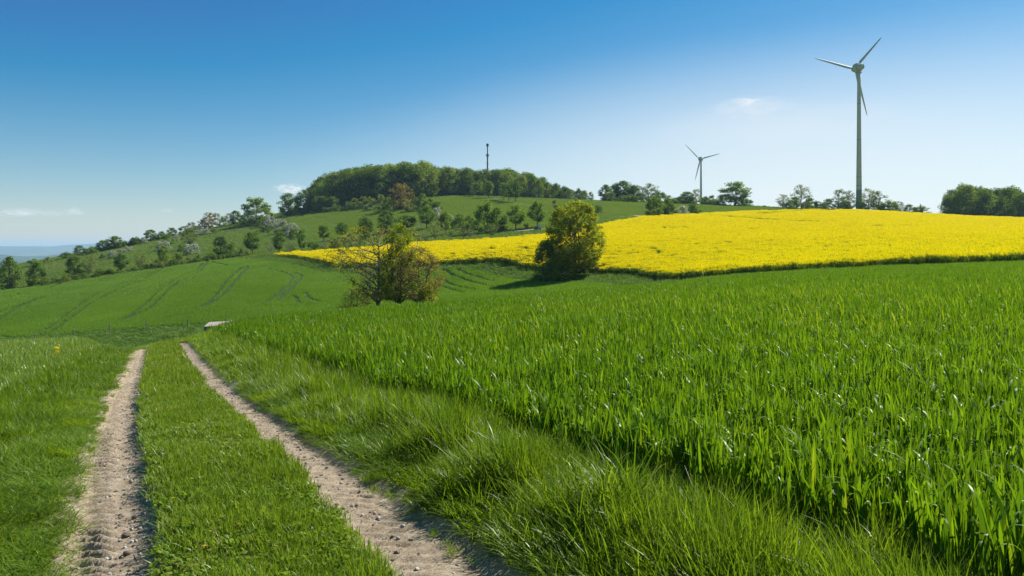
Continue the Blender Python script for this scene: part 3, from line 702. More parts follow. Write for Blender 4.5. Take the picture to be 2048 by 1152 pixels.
def make_valley():
    g = np.random.default_rng(24); pr = []
    for k in range(4):
        pr.append(pm('valley_wheat_%d' % k, [B(30, 0.27, 0.33, 0.05, 0.034, 0.22, 0.45, segs=2, seed=600 + k, z0=(0.0, 0.12))], [M_WHEATF]))
    def region(X, Y):
        k = inside(X, Y, VALLEY)
        for pl in TRAM: k &= dist_poly(X, Y, pl) > 0.40 + 0.0010 * Y
        return k
    X, Y, ID = cat_pts([(80, 150, 0.40, [0, 1, 2, 3]), (150, 252, 0.55, [0, 1, 2, 3])], region, g)
    n = len(X); sc = scl3(n, g, 0.9, 1.2, 0.85, 1.15); sc[Y > 150, :2] *= 1.4; sc[:, 2] *= 1 + 0.5 * fbm(X / 5, Y / 5, 3, 97)
    scatter('valley_wheat_crop', drape(X, Y), rots(n, g, 0.06), sc, ID, pr, 'smooth green wheat with tractor tramlines across the valley', 'wheat'); print('valley', n)
    pr = []
    for k in range(3):
        pr.append(pm('upper_crop_%d' % k, [B(60, 0.95, 0.36, 0.06, 0.07, 0.35, 0.6, segs=2, seed=640 + k)], [M_HILLF]))
    for nm, P, lb, tr in (('upper_crop_left', HILL_A, 'bright green crop on the slope below the hilltop wood', TRAM_A), ('upper_crop_middle', HILL_B, 'bright green crop on the slope below the mast', []), ('upper_crop_right', HILL_C, 'green crop along the skyline behind the yellow field', [])):
        xs = np.array(P); X, Y = jitter(xs[:, 0].min(), xs[:, 0].max(), xs[:, 1].min(), xs[:, 1].max(), 0.9, g)
        k = inside(X, Y, P)
        for pl in tr: k &= dist_poly(X, Y, pl) > 0.9
        X, Y = X[k], Y[k]; n = len(X); print(nm, n)
        scatter(nm.rsplit('_', 1)[0], drape(X, Y), rots(n, g, 0.06), scl3(n, g, 0.85, 1.2), g.integers(0, 3, n), [proto(p.data) for p in pr], lb, 'crop')

def make_rape():
    g = np.random.default_rng(25); pr = []
    def tile(k, nst, nfl, r, ps, h):
        gg = np.random.default_rng(700 + k)
        a = B(nst, r, h * 0.55, 0.12, 0.05, 0.35, 0.8, segs=2, seed=710 + k, z0=(0.0, h * 0.55))
        st = B(nst // 2, r, h * 0.95, 0.06, 0.022, 0.08, 0.1, segs=2, seed=730 + k, mi=0)
        nh = nfl // 9; rr = r * np.sqrt(gg.random(nh)); aa = gg.random(nh) * 6.283
        c = np.stack([rr * np.cos(aa), rr * np.sin(aa), h - np.where(gg.random(nh) < 0.3, 0.6, 0.20) * gg.random(nh) ** 1.4 + 0.02], 1)
        P = np.repeat(c, 9, 0) + gg.normal(size=(nh * 9, 3)) * np.array([0.045, 0.045, 0.055])
        Nn = gg.normal(size=(len(P), 3)); Nn[:, 2] = np.abs(Nn[:, 2]) + 0.5; Nn /= np.linalg.norm(Nn, axis=1)[:, None]
        V, Q, T = quads(P, Nn, np.full(len(P), ps), gg, 0.9)
        return pm('rapeseed_%d' % k, [a, st, (V, Q, T, 1)], [M_RSTEM, M_RFLOW])
    for k in range(4): pr.append(tile(k, 80, 300, 0.55, 0.062, 1.38))
    for k in range(4, 7): pr.append(tile(k, 30, 340, 0.75, 0.095, 1.38))
    edge = RAPE[:17]
    def region(X, Y):
        k = inside(X, Y, RAPE)
        for pl in RAPE_GAP: k &= dist_poly(X, Y, pl) > 2.6
        # thin and lodged places
        v = fbm(X / 2.0, Y / 9.0, 4, 43) + 0.4 * fbm(X / 25, Y / 30, 2, 34)
        return k & ((v > -0.21) | (dist_poly(X, Y, edge) < 9))
    X, Y, ID = cat_pts([(76, 170, 0.62, [0, 1, 2, 3]), (115, 352, 0.92, [4, 5, 6])], region, g)
    pk = np.clip((170 - Y) / 55, 0, 1); r_ = g.random(len(X)); k = np.where(ID < 4, r_ < pk, r_ > pk); X, Y, ID = X[k], Y[k], ID[k]      # fine and coarse plants blend
    n = len(X); sc = scl3(n, g, 0.9, 1.15, 0.88, 1.1)
    sc[:, 2] *= 1 + 0.4 * fbm(X / 4, Y / 4, 3, 35) + 0.35 * fbm(X / 1.2, Y / 2.5, 2, 36)
    ed = dist_poly(X, Y, edge); sc[:, 2] *= np.clip(0.90 + ed * 0.06, 0, 1)
    scatter('rapeseed_crop', drape(X, Y), rots(n, g, 0.05), sc, ID, pr, 'brilliant yellow rapeseed in full flower covering the hillside', 'rapeseed'); print('rape', n)

def make_meadows():
    g = np.random.default_rng(26); pr = []
    for k in range(3): pr.append(pm('meadow_%d' % k, [B(46, 0.9, 0.30, 0.10, 0.08, 0.5, 0.6, segs=2, seed=800 + k)], [M_MEADOW]))
    def region(X, Y):
        k = ~inside(X, Y, VALLEY) & ~inside(X, Y, RAPE)
        for P in (HILL_A, HILL_B, HILL_C): k &= ~inside(X, Y, P)
        for pl in ROADS: k &= dist_poly(X, Y, pl) > 1.5
        return k & (px_of(X, Y) < 1800)
    X, Y, ID = cat_pts([(200, 300, 1.3, [0, 1, 2]), (300, 520, 1.8, [0, 1, 2])], region, g)
    n = len(X); h = np.clip(1 + 1.5 * fbm(X / 7, Y / 7, 3, 91), 0.3, 2.2)
    sc = scl3(n, g, 0.9, 1.6); sc[:, 2] = h * g.uniform(0.7, 1.2, n)
    scatter('meadow_grass', drape(X, Y), rots(n, g, 0.1), sc, ID, pr, 'rough pasture grass on the hill slopes and between the orchard trees', 'grass'); print('meadow', n)
    # banks and valley floor: tufted rough grass
    pr = []
    for k in range(4): pr.append(pm('bank_%d' % k, [B(70, 0.38, 0.46, 0.13, 0.03, 0.45, 1.0, segs=3, seed=840 + k)], [M_BANK]))
    def region2(X, Y):
        lim = np.interp(px_of(X, Y), *WHEAT_LIM)
        return ~inside(X, Y, VALLEY) & ~inside(X, Y, RAPE) & (Y > lim - 1) & (dist_poly(X, Y, BARE[0]) > 2.0)
    X, Y, ID = cat_pts([(44, 115, 0.55, [0, 1, 2, 3]), (115, 235, 0.6, [0, 1, 2, 3])], region2, g)
    px = px_of(X, Y); k = (px > -60) & (px < 2200); X, Y, ID = X[k], Y[k], ID[k]
    n = len(X); h = np.clip(0.75 + 2.2 * fbm(X / 2.2, Y / 2.2, 3, 95), 0.25, 1.9)
    floor = (px_of(X, Y) < 480) & (Y < 110); h = np.where(floor, 0.35 + 0.8 * np.maximum(fbm(X / 2, Y / 2, 3, 96), 0), h)
    sc = scl3(n, g, 0.8, 1.4); sc[:, 2] = h * g.uniform(0.8, 1.2, n)
    scatter('bank_grass', drape(X, Y), rots(n, g, 0.2), sc, ID, pr, 'tufted rough grass on the bank below the yellow field', 'grass'); print('bank', n)
ROADS = [[at(x, y, 240, 480) for x, y in [(1330, 437.5), (1290, 434), (1255, 429), (1230, 426), (1195, 421.5)]], [at(x, y, 220, 300) for x, y in [(1010, 463), (1040, 462), (1070, 460), (1095, 458)]],
         [at(x, y, 360, 490) for x, y in [(985, 398), (1010, 402), (1050, 410), (1075, 414)]]]
BARE = [[at(x, y, 100, 190) for x, y in [(678, 578), (700, 575), (715, 573)]]]

def make_roads():
    mr = solid_mat('road_asphalt', (0.30, 0.27, 0.24), (0.18, 0.165, 0.15), 0.8, 0.9, 0.01)
    for pl in ROADS:
        P = np.array(pl); 
        seg = np.concatenate([[0], np.cumsum(np.hypot(*np.diff(P, axis=0).T))]); tt = np.linspace(0, seg[-1], max(8, int(seg[-1])))
        x, y = np.interp(tt, seg, P[:, 0]), np.interp(tt, seg, P[:, 1]); dx, dy = np.gradient(x), np.gradient(y); l = np.hypot(dx, dy)
        V = []
        for o in (-1.6, 0, 1.6):
            X, Y = x - dy / l * o, y + dx / l * o; V.append(np.stack([X, Y, H(X, Y) + (0.22 if o == 0 else 0.16)], 1))
        V = np.concatenate(V); n = len(x); i = np.arange(n - 1)
        Q = np.concatenate([np.stack([i, i + 1, i + 1 + n, i + n], 1), np.stack([i + n, i + n + 1, i + 1 + 2 * n, i + 2 * n], 1)])
        o = obj('road', np_mesh('road', V, [Q], mr, True)); tag(o, 'narrow pale farm road on the hillside', 'road', kind='structure')
    md = solid_mat('bare_earth', (0.32, 0.24, 0.16), (0.2, 0.14, 0.09), 0.9, 0.95, 0.03)
    X, Y = np.array(BARE[0]).T; cx, cy = X.mean(), Y.mean(); n = 28; a = np.linspace(0, 6.283, n, endpoint=False)
    rr = 1 + 0.5 * fbm(np.cos(a) * 1.5, np.sin(a) * 1.5, 3, 3)
    ring = [np.stack([cx + f * 3.6 * rr * np.cos(a), cy + f * 4.5 * rr * np.sin(a)], 1) for f in (1, 0.6, 0.25)]
    P = np.concatenate(ring); i = np.arange(n); j = (i + 1) % n
    Q = np.concatenate([np.stack([i, j, j + n, i + n], 1), np.stack([i + n, j + n, j + 2 * n, i + 2 * n], 1)])
    V = np.stack([P[:, 0], P[:, 1], H(P[:, 0], P[:, 1]) + 0.12], 1)
    o = obj('bare_ground', np_mesh('bare_ground', V, [Q, (i + 2 * n)[None]], md, True)); tag(o, 'patch of bare brown earth behind the half-bare tree', 'bare ground', kind='structure')
make_roads(); make_wheat(); make_verges(); make_barley(); make_valley(); make_rape(); make_meadows()

# ------------------------------------------------------------------ trees
M_BARK = solid_mat('bark', (0.10, 0.085, 0.065), (0.05, 0.042, 0.034), 3, 0.95, 0.02)
M_BARKG = solid_mat('pale_bark', (0.20, 0.17, 0.135), (0.10, 0.085, 0.07), 3, 0.95, 0.02)
def lm(name, a, b, c, trans=0.5, ov=0.5, gloss=0.006, tint=(1.25, 1.15, 0.5)): return leaf_mat(name, [(0, a), (0.55, b), (1, c)], trans=trans, gloss=gloss, rough=0.45, obj_var=ov, trans_tint=tint)
LEAF = {
    'dark': lm('dark_leaf', (0.066, 0.13, 0.02), (0.108, 0.19, 0.028), (0.16, 0.25, 0.036)),
    'green': lm('green_leaf', (0.08, 0.16, 0.018), (0.13, 0.225, 0.025), (0.185, 0.28, 0.032)),
    'olive': lm('olive_leaf', (0.10, 0.15, 0.04), (0.145, 0.20, 0.055), (0.20, 0.25, 0.075)),
    'yellow': lm('fresh_yellow_leaf', (0.16, 0.19, 0.012), (0.27, 0.29, 0.016), (0.38, 0.36, 0.02), ov=0.0),
    'gold': lm('golden_green_leaf', (0.15, 0.21, 0.016), (0.26, 0.32, 0.018), (0.38, 0.38, 0.02), ov=0.0, trans=0.6),
    'moss': lm('yellow_green_leaf', (0.11, 0.165, 0.008), (0.205, 0.26, 0.010), (0.32, 0.35, 0.012), ov=0.0, trans=0.55),
    'copper': lm('copper_leaf', (0.15, 0.12, 0.04), (0.22, 0.175, 0.055), (0.26, 0.23, 0.07), ov=0.3),
    'brown': lm('brown_bud_leaf', (0.16, 0.13, 0.045), (0.235, 0.195, 0.06), (0.27, 0.275, 0.055), ov=0.0),
    'white': lm('white_blossom', (0.09, 0.14, 0.04), (0.32, 0.34, 0.24), (0.75, 0.73, 0.66), ov=0.2, tint=(1, 1, 1)),
    'pink': lm('pale_pink_blossom', (0.11, 0.15, 0.05), (0.19, 0.20, 0.10), (0.34, 0.31, 0.24), ov=0.2, tint=(1, 1, 1)),
    'wood': lm('wood_leaf', (0.075, 0.135, 0.02), (0.12, 0.195, 0.03), (0.18, 0.26, 0.04), ov=0.8),
}
def tree_mesh(seed, h=8.0, w=6.0, cb=0.22, nl=2500, leaf=0.30, limbs=11, trunks=1, shape='round', clump=0.10, tw=4, trunk_r=0.02, sides=5, up=0.5, hollow=0.35):
    """returns (wood MB, leaf V, Q): tapered trunk(s), limbs, twigs and leaf clumps at their ends"""
    g = np.random.default_rng(seed); mb = MB(); cl = []
    def env(f):
        f = min(max((f - cb) / (1 - cb), 0.0), 1.0)
        if shape == 'round': return (max(1 - (2 * f - 0.9) ** 2 / 1.3, 0.05)) ** 0.6
        if shape == 'upright': return (max(1 - (1.9 * f - 0.75) ** 2 / 1.4, 0.05)) ** 0.7
        if shape == 'cone': return 1.05 - f * 0.92
        if shape == 'shrub': return math.sqrt(max(1 - f ** 2.2, 0.03))
        if shape == 'vase': return 0.35 + 0.65 * min(1, f * 1.6) * math.sqrt(max(1 - max(f - 0.55, 0) ** 2 * 4.5, 0.03))
        return 1.0
    for tk in range(trunks):
        lean = (g.normal(0, 0.07 + 0.10 * (trunks > 1), 2)); off = g.normal(0, 0.04 * w * (trunks > 1), 2)
        th = h * (0.86 if shape != 'shrub' else 0.6) * g.uniform(0.85, 1.0)
        n = 6; pts = []
        for i in range(n + 1):
            t = i / n; pts.append(Vector((off[0] + lean[0] * th * t + g.normal(0, 0.012 * h) * t, off[1] + lean[1] * th * t + g.normal(0, 0.012 * h) * t, th * t - (0.15 if i == 0 else 0))))
        r0 = h * trunk_r / math.sqrt(trunks); mb.tube(pts, [r0 * (1.25 if i == 0 else 1) * (1 - 0.86 * i / n) + 0.008 * h * 0.2 for i in range(n + 1)], sides)
        def on_trunk(f):
            x = f * n; i = min(int(x), n - 1); return pts[i].lerp(pts[i + 1], x - i)
        m = max(3, limbs // trunks); a0 = g.random() * 6.28; cr_ = clump * h * 0.75
        def inset(p):
            f = min(max(p.z / h, cb), 1); R = max(w / 2 * env(f) - cr_, 0.05 * w); r = math.hypot(p.x, p.y)
            if r > R: p.x *= R / r; p.y *= R / r
            p.z = min(max(p.z, h * cb + cr_ * 0.6), h - cr_ * 0.75); return p
        cl.append((inset(pts[-1].copy()), clump * h))
        for k in range(m):
            fe = cb + (0.97 - cb) * ((k + g.random()) / m)                      # height of the limb's end
            fs = max(cb * 0.55, fe - g.uniform(0.10, 0.24) * (0.4 + up) - 0.04)
            st = on_trunk(min(fs * h / th, 0.97))
            az = a0 + k * 2.4 + g.normal(0, 0.35); R = w / 2 * env(fe) * g.uniform(0.6, 1.0)
            end = inset(Vector((math.cos(az) * R, math.sin(az) * R, fe * h))); L_ = (end - st).length
            mid = st.lerp(end, 0.5) + Vector((g.normal(0, 0.06 * L_), g.normal(0, 0.06 * L_), -0.08 * L_ * g.uniform(-0.3, 1)))
            q1 = st.lerp(mid, 0.5) + Vector((0, 0, 0.01)); lr = r0 * (0.50 - 0.3 * fs) + 0.003 * h * 0.3
            mb.tube([st, q1, mid, end], [lr, lr * 0.8, lr * 0.55, lr * 0.18], 4, False)
            cl.append((end, clump * h * g.uniform(0.8, 1.25)))
            for j in range(tw):
                t = g.uniform(0.25, 0.95); p = st.lerp(mid, t * 2) if t < 0.5 else mid.lerp(end, t * 2 - 1)
                dv = Vector((math.cos(az), math.sin(az), 0.25)) * 0.7 + Vector(g.normal(0, 0.8, 3)); dv.normalize(); e2 = inset(p + dv * (0.10 * h + 0.10 * w) * g.uniform(0.6, 1.3))
                mb.tube([p, p.lerp(e2, 0.55) + Vector(g.normal(0, 0.012 * h, 3)), e2], [lr * 0.45, lr * 0.28, lr * 0.09], 3, False)
                cl.append((e2, clump * h * g.uniform(0.55, 1.0)))
                if t > 0.6: cl.append((p, clump * h * 0.5))
    C = np.array([tuple(c[0]) for c in cl]); Rr = np.array([c[1] for c in cl]); wt = Rr ** 2; wt /= wt.sum()
    k = g.choice(len(C), nl, p=wt); dv = g.normal(size=(nl, 3)); dv /= np.linalg.norm(dv, axis=1)[:, None]
    rad = (hollow + (1 - hollow) * g.random(nl) ** 0.6)[:, None] * Rr[k][:, None]
    P = C[k] + dv * rad * np.array([1.1, 1.1, 0.8]); P[:, 2] = np.maximum(P[:, 2], 0.05)
    Nn = dv + np.array([0, 0, 0.6]) + g.normal(0, 0.6, (nl, 3)); Nn /= np.linalg.norm(Nn, axis=1)[:, None]
    V, Q, T = quads(P, Nn, np.full(nl, leaf), g, 0.75)
    return mb, V, Q

PROTO = {}
def tree_proto(key, n, leafkey, bark=None, **kw):
    L = []
    for i in range(n):
        mb, V, Q = tree_mesh(900 + 37 * len(PROTO) + i, **kw)
        L.append((mb.mesh('trunk', bark or M_BARK), np_mesh('crown', V, [Q], LEAF[leafkey]), kw.get('h', 8.0), kw.get('w', 6.0)))
    PROTO[key] = L
tree_proto('round', 4, 'dark', h=8, w=7, cb=0.05, nl=4600, leaf=0.36, limbs=20, clump=0.115)
tree_proto('street', 4, 'green', h=8, w=6, cb=0.27, nl=3000, leaf=0.36, limbs=14, shape='round', clump=0.11)
tree_proto('tall', 2, 'green', h=8, w=5.2, cb=0.07, nl=3200, leaf=0.34, limbs=16, shape='upright', clump=0.11)
tree_proto('thin', 3, 'olive', h=8, w=5.5, cb=0.16, nl=1900, leaf=0.28, limbs=15, clump=0.09, tw=5)
tree_proto('orchard', 3, 'olive', bark=M_BARKG, h=5, w=6, cb=0.28, nl=1500, leaf=0.22, limbs=12, shape='vase', clump=0.085, tw=6)
tree_proto('bare', 3, 'pink', bark=M_BARKG, h=5, w=6, cb=0.30, nl=900, leaf=0.19, limbs=13, shape='vase', clump=0.075, tw=7)
tree_proto('shrub', 4, 'dark', h=4, w=5, cb=0.03, nl=2300, leaf=0.26, limbs=14, trunks=3, shape='shrub', clump=0.15)
tree_proto('greenshrub', 3, 'green', h=4, w=5, cb=0.03, nl=2200, leaf=0.26, limbs=14, trunks=3, shape='shrub', clump=0.15)
tree_proto('oliveshrub', 3, 'olive', h=4, w=5, cb=0.04, nl=1700, leaf=0.24, limbs=14, trunks=4, shape='shrub', clump=0.13)
tree_proto('blossom', 3, 'white', h=4, w=5, cb=0.04, nl=2300, leaf=0.24, limbs=14, trunks=3, shape='shrub', clump=0.15)
tree_proto('copper', 2, 'copper', h=8, w=8, cb=0.07, nl=3600, leaf=0.34, limbs=18, shape='round', tw=5, clump=0.10)
tree_proto('conifer', 1, 'dark', h=6, w=2.6, cb=0.08, nl=1500, leaf=0.25, limbs=18, shape='cone', clump=0.06, up=0.0)

LOOK = {'round': 'dark round leafy tree', 'street': 'clear-trunked green tree', 'tall': 'upright green tree', 'thin': 'thinly leaved open tree', 'orchard': 'low pale olive orchard tree', 'bare': 'small greyish half-bare orchard tree',
        'shrub': 'dark dense bush', 'greenshrub': 'green leafy bush', 'oliveshrub': 'pale olive bush', 'blossom': 'white-blossomed bush', 'copper': 'copper-brown tree', 'conifer': 'small pointed conifer'}
CATS = {'shrub': 'bush', 'greenshrub': 'bush', 'oliveshrub': 'bush', 'blossom': 'bush'}
NAMES = {'round': 'round_tree', 'street': 'roadside_tree', 'tall': 'upright_tree', 'thin': 'open_tree', 'orchard': 'orchard_tree', 'bare': 'orchard_tree', 'shrub': 'bush', 'greenshrub': 'bush', 'oliveshrub': 'bush', 'blossom': 'blossom_bush', 'copper': 'copper_tree', 'conifer': 'conifer'}
ORD = 'first second third fourth fifth sixth seventh eighth ninth tenth eleventh twelfth thirteenth fourteenth fifteenth sixteenth seventeenth eighteenth nineteenth twentieth twenty-first twenty-second twenty-third twenty-fourth twenty-fifth twenty-sixth'.split()
def place_tree(px, by, ty, wpx, kind, d0, d1, label, group):
    X, Y = at(px, by, d0, d1); z = float(H(X, Y)); top = EH - (ty - HY) / F * Y
    h = max(top - z, 1.0); w = wpx / F * Y
    tr, cr, ph, pw = PROTO[kind][random.randrange(len(PROTO[kind]))]
    root = empty(NAMES[kind], (X, Y, z - 0.05), random.random() * 6.283)
    sx = w / pw; root.scale = (sx, sx * random.uniform(0.9, 1.1), h / ph)
    tag(root, label, CATS.get(kind, 'tree'), group)
    obj('trunk', tr, root); obj('crown', cr, root)
    return root

# rows of trees and bushes: (photo column, base row, top row, width) and kind
ROWS = [
  ('along the top of the valley field', 'trees along the top edge of the valley field', 175, 300, [
    (18, 580, 513, 44, 'round'), (73, 574, 524, 38, 'tall'), (93, 571, 545, 26, 'oliveshrub'), (110, 567, 555, 24, 'shrub'), (165, 553, 539, 18, 'shrub'), (218, 548, 537, 24, 'greenshrub'), (295, 538, 527, 20, 'greenshrub'), (340, 532, 520, 18, 'shrub'), (388, 526, 514, 20, 'oliveshrub'), (480, 511, 497, 24, 'oliveshrub'), (132, 564, 546, 20, 'greenshrub'), (149, 556, 509, 34, 'tall'), (178, 551, 511, 30, 'thin'), (200, 550, 536, 20, 'shrub'), (242, 545, 507, 30, 'street'), (268, 543, 532, 16, 'greenshrub'),
    (282, 539, 505, 27, 'thin'), (316, 533, 518, 22, 'shrub'), (328, 533, 491, 25, 'street'), (355, 530, 505, 24, 'greenshrub'), (377, 527, 513, 16, 'oliveshrub'), (399, 524, 509, 20, 'greenshrub'), (421, 521, 504, 28, 'greenshrub'), (441, 513, 471, 36, 'round'), (462, 512, 483, 28, 'greenshrub'), (505, 509, 463, 38, 'street')]),
  ('on the left meadow ridge', 'trees and bushes along the left meadow ridge', 300, 480, [
    (66, 532, 517, 26, 'greenshrub'), (216, 500, 488, 22, 'shrub'), (248, 494, 481, 24, 'greenshrub'), (313, 481, 469, 18, 'shrub'), (96, 525, 513, 20, 'oliveshrub'), (131, 517, 503, 28, 'shrub'), (160, 510, 490, 30, 'greenshrub'), (183, 505, 492, 24, 'greenshrub'), (206, 502, 480, 26, 'round'), (230, 497, 472, 36, 'round'), (270, 490, 476, 30, 'tall'), (287, 487, 474, 20, 'blossom'), (301, 483, 459, 27, 'round'), (324, 479, 462, 22, 'greenshrub'), (344, 473, 455, 22, 'round'), (366, 468, 452, 24, 'greenshrub'),
    (383, 463, 444, 24, 'copper'), (404, 460, 438, 22, 'copper'), (418, 456, 424, 30, 'copper'), (434, 455, 425, 18, 'thin'), (447, 452, 432, 22, 'greenshrub'), (460, 450, 426, 26, 'thin'), (471, 449, 421, 24, 'round'), (488, 450, 425, 24, 'shrub'), (513, 449, 395, 68, 'round'), (545, 446, 425, 22, 'greenshrub')]),
  ('scattered on the left meadow slope', 'bushes scattered over the left meadow', 230, 470, [
    (205, 517, 508, 14, 'shrub'), (226, 516, 501, 26, 'blossom'), (244, 507, 497, 20, 'blossom'), (257, 502, 491, 22, 'blossom'), (327, 500, 479, 34, 'blossom'), (334, 489, 464, 30, 'greenshrub'), (351, 482, 470, 18, 'blossom'), (362, 504, 488, 18, 'shrub'), (378, 498, 457, 38, 'thin'), (383, 509, 483, 38, 'blossom'), (405, 470, 456, 34, 'blossom'), (427, 466, 456, 18, 'shrub'),
    (520, 453, 432, 34, 'oliveshrub'), (541, 459, 430, 34, 'blossom'), (562, 467, 434, 34, 'blossom'), (584, 475, 446, 38, 'blossom')]),
  ('in the orchard behind the yellow field', 'small trees of the orchard behind the yellow field', 205, 300, [
    (541, 509, 485, 18, 'bare'), (558, 510, 463, 26, 'street'), (580, 510, 482, 26, 'bare'), (604, 508, 458, 20, 'street'), (623, 504, 482, 20, 'greenshrub'), (633, 503, 484, 14, 'greenshrub'), (648, 505, 482, 24, 'bare'), (647, 483, 449, 26, 'street'), (670, 502, 476, 24, 'round'), (685, 478, 444, 30, 'street'), (688, 497, 476, 10, 'tall'), (703, 494, 472, 20, 'bare'), (719, 492, 474, 16, 'orchard'), (731, 478, 434, 38, 'street'), (751, 492, 461, 30, 'orchard'), (773, 466, 420, 42, 'round'),
    (812, 463, 429, 40, 'street'), (826, 482, 455, 24, 'orchard'), (838, 485, 462, 20, 'bare'), (853, 458, 412, 38, 'street'), (852, 487, 464, 20, 'bare'), (872, 484, 443, 40, 'orchard'), (893, 470, 421, 30, 'street'), (901, 472, 461, 12, 'shrub'), (926, 481, 446, 40, 'orchard'), (940, 478, 456, 24, 'bare')]),
  ('around the bend of the hill road', 'trees and bushes around the bend of the hill road', 215, 340, [
    (874, 440, 414, 32, 'blossom'), (884, 450, 434, 28, 'oliveshrub'), (907, 455, 437, 28, 'greenshrub'), (955, 461, 435, 28, 'shrub'), (1010, 463, 451, 22, 'greenshrub'), (1052, 458, 446, 18, 'oliveshrub'), (897, 446, 428, 26, 'blossom'), (918, 456, 426, 30, 'shrub'), (940, 458, 430, 30, 'shrub'), (972, 466, 401, 56, 'greenshrub'), (992, 464, 415, 44, 'round'), (984, 477, 446, 38, 'orchard'), (1032, 460, 409, 38, 'street'), (1074, 455, 403, 40, 'street'), (1112, 426, 399, 26, 'oliveshrub'), (1150, 432, 396, 26, 'greenshrub'), (1196, 427, 409, 22, 'shrub')]),
  ('in the belt below the hilltop wood', 'bushes and trees in front of the hilltop wood', 370, 480, [
    (640, 424, 392, 40, 'round'), (664, 421, 393, 36, 'round'), (683, 416, 387, 46, 'copper'), (706, 418, 396, 40, 'oliveshrub'), (732, 417, 391, 40, 'oliveshrub'), (757, 418, 389, 44, 'oliveshrub'), (780, 420, 394, 36, 'greenshrub'), (801, 420, 366, 56, 'copper'), (828, 425, 392, 42, 'oliveshrub'), (850, 427, 387, 40, 'greenshrub'), (872, 428, 402, 36, 'shrub'), (577, 430, 386, 46, 'round'), (607, 427, 379, 36, 'round')]),
  ('in the row below the mast', 'trees standing in a row below the mast', 400, 480, [
    (920, 389, 368, 22, 'thin'), (934, 391, 361, 26, 'round'), (947, 392, 366, 16, 'thin'), (958, 394, 361, 24, 'street'), (977, 397, 361, 26, 'street'), (1008, 401, 364, 26, 'street'), (1018, 403, 365, 24, 'street'), (1030, 405, 362, 28, 'street')]),
  ('in the skyline hedge by the small turbine', 'trees of the skyline hedge beside the small turbine', 430, 540, [
    (1212, 402, 369, 28, 'round'), (1222, 403, 386, 26, 'shrub'), (1257, 404, 388, 30, 'shrub'), (1275, 404, 388, 26, 'greenshrub'), (1308, 406, 390, 26, 'shrub'), (1231, 402, 367, 28, 'tall'), (1247, 403, 362, 40, 'round'), (1266, 404, 368, 34, 'tall'), (1284, 404, 372, 26, 'thin'), (1299, 405, 367, 40, 'thin'), (1318, 406, 381, 30, 'greenshrub'), (1338, 407, 390, 30, 'oliveshrub'), (1357, 407, 392, 28, 'shrub'), (1374, 408, 383, 28, 'round'), (1392, 409, 377, 20, 'thin'), (1410, 409, 392, 24, 'shrub'), (1427, 410, 390, 30, 'oliveshrub'), (1450, 411, 388, 44, 'shrub'), (1471, 412, 364, 50, 'street'), (1490, 412, 396, 20, 'greenshrub')]),
  ('at the foot of the large turbine', 'trees at the foot of the large turbine', 352, 420, [
    (1566, 417, 388, 26, 'thin'), (1577, 418, 402, 24, 'shrub'), (1611, 419, 403, 22, 'shrub'), (1688, 421, 399, 28, 'shrub'), (1727, 422, 402, 20, 'shrub'), (1765, 424, 403, 30, 'shrub'), (1645, 420, 405, 18, 'shrub'), (1588, 418, 394, 24, 'round'), (1602, 418, 369, 36, 'thin'), (1621, 419, 395, 28, 'greenshrub'), (1637, 419, 402, 18, 'greenshrub'), (1657, 420, 397, 28, 'greenshrub'), (1678, 421, 377, 28, 'thin'), (1698, 421, 381, 32, 'thin'), (1737, 422, 376, 32, 'thin'), (1755, 423, 382, 36, 'thin'), (1779, 424, 399, 32, 'greenshrub'), (1799, 425, 402, 18, 'thin'), (1819, 427, 408, 26, 'greenshrub'), (1843, 430, 411, 40, 'shrub'), (1841, 429, 408, 8, 'conifer')]),
  ('clumped at the yellow field far edge', 'bushes clumped at the far edge of the yellow field', 285, 345, [
    (1309, 437, 395, 40, 'round'), (1336, 436, 397, 30, 'round'), (1322, 436, 418, 30, 'shrub'), (1348, 435, 416, 24, 'shrub'), (1364, 434, 410, 36, 'blossom'), (1387, 431, 402, 22, 'round'), (1401, 430, 418, 20, 'greenshrub')]),
]
def make_rows():
    for phrase, group, d0, d1, items in ROWS:
        items = sorted(items)
        for i, (px, by, ty, w, kind) in enumerate(items):
            if 'turbine' in phrase: w *= 1.2
            place_tree(px, by, ty, w, kind, d0, d1, '%s, %s from left %s' % (LOOK[kind], ORD[i], phrase), group)
make_rows()

def make_low_scrub():
    g = np.random.default_rng(31)
    it = [(1607, 421, 9), (1618, 421, 11), (1628, 421, 12), (1645, 422, 10), (1664, 422, 9), (1677, 422, 11), (1702, 423, 12), (1722, 423, 12), (1750, 425, 9)]
    for i, (px, by, w) in enumerate(it):
        place_tree(px, by, by - 7, w, 'oliveshrub', 348, 356, 'low scrub tuft, %s from the left at the rim below the large turbine' % ORD[i], 'low scrub along the rim of the yellow field')
make_low_scrub()

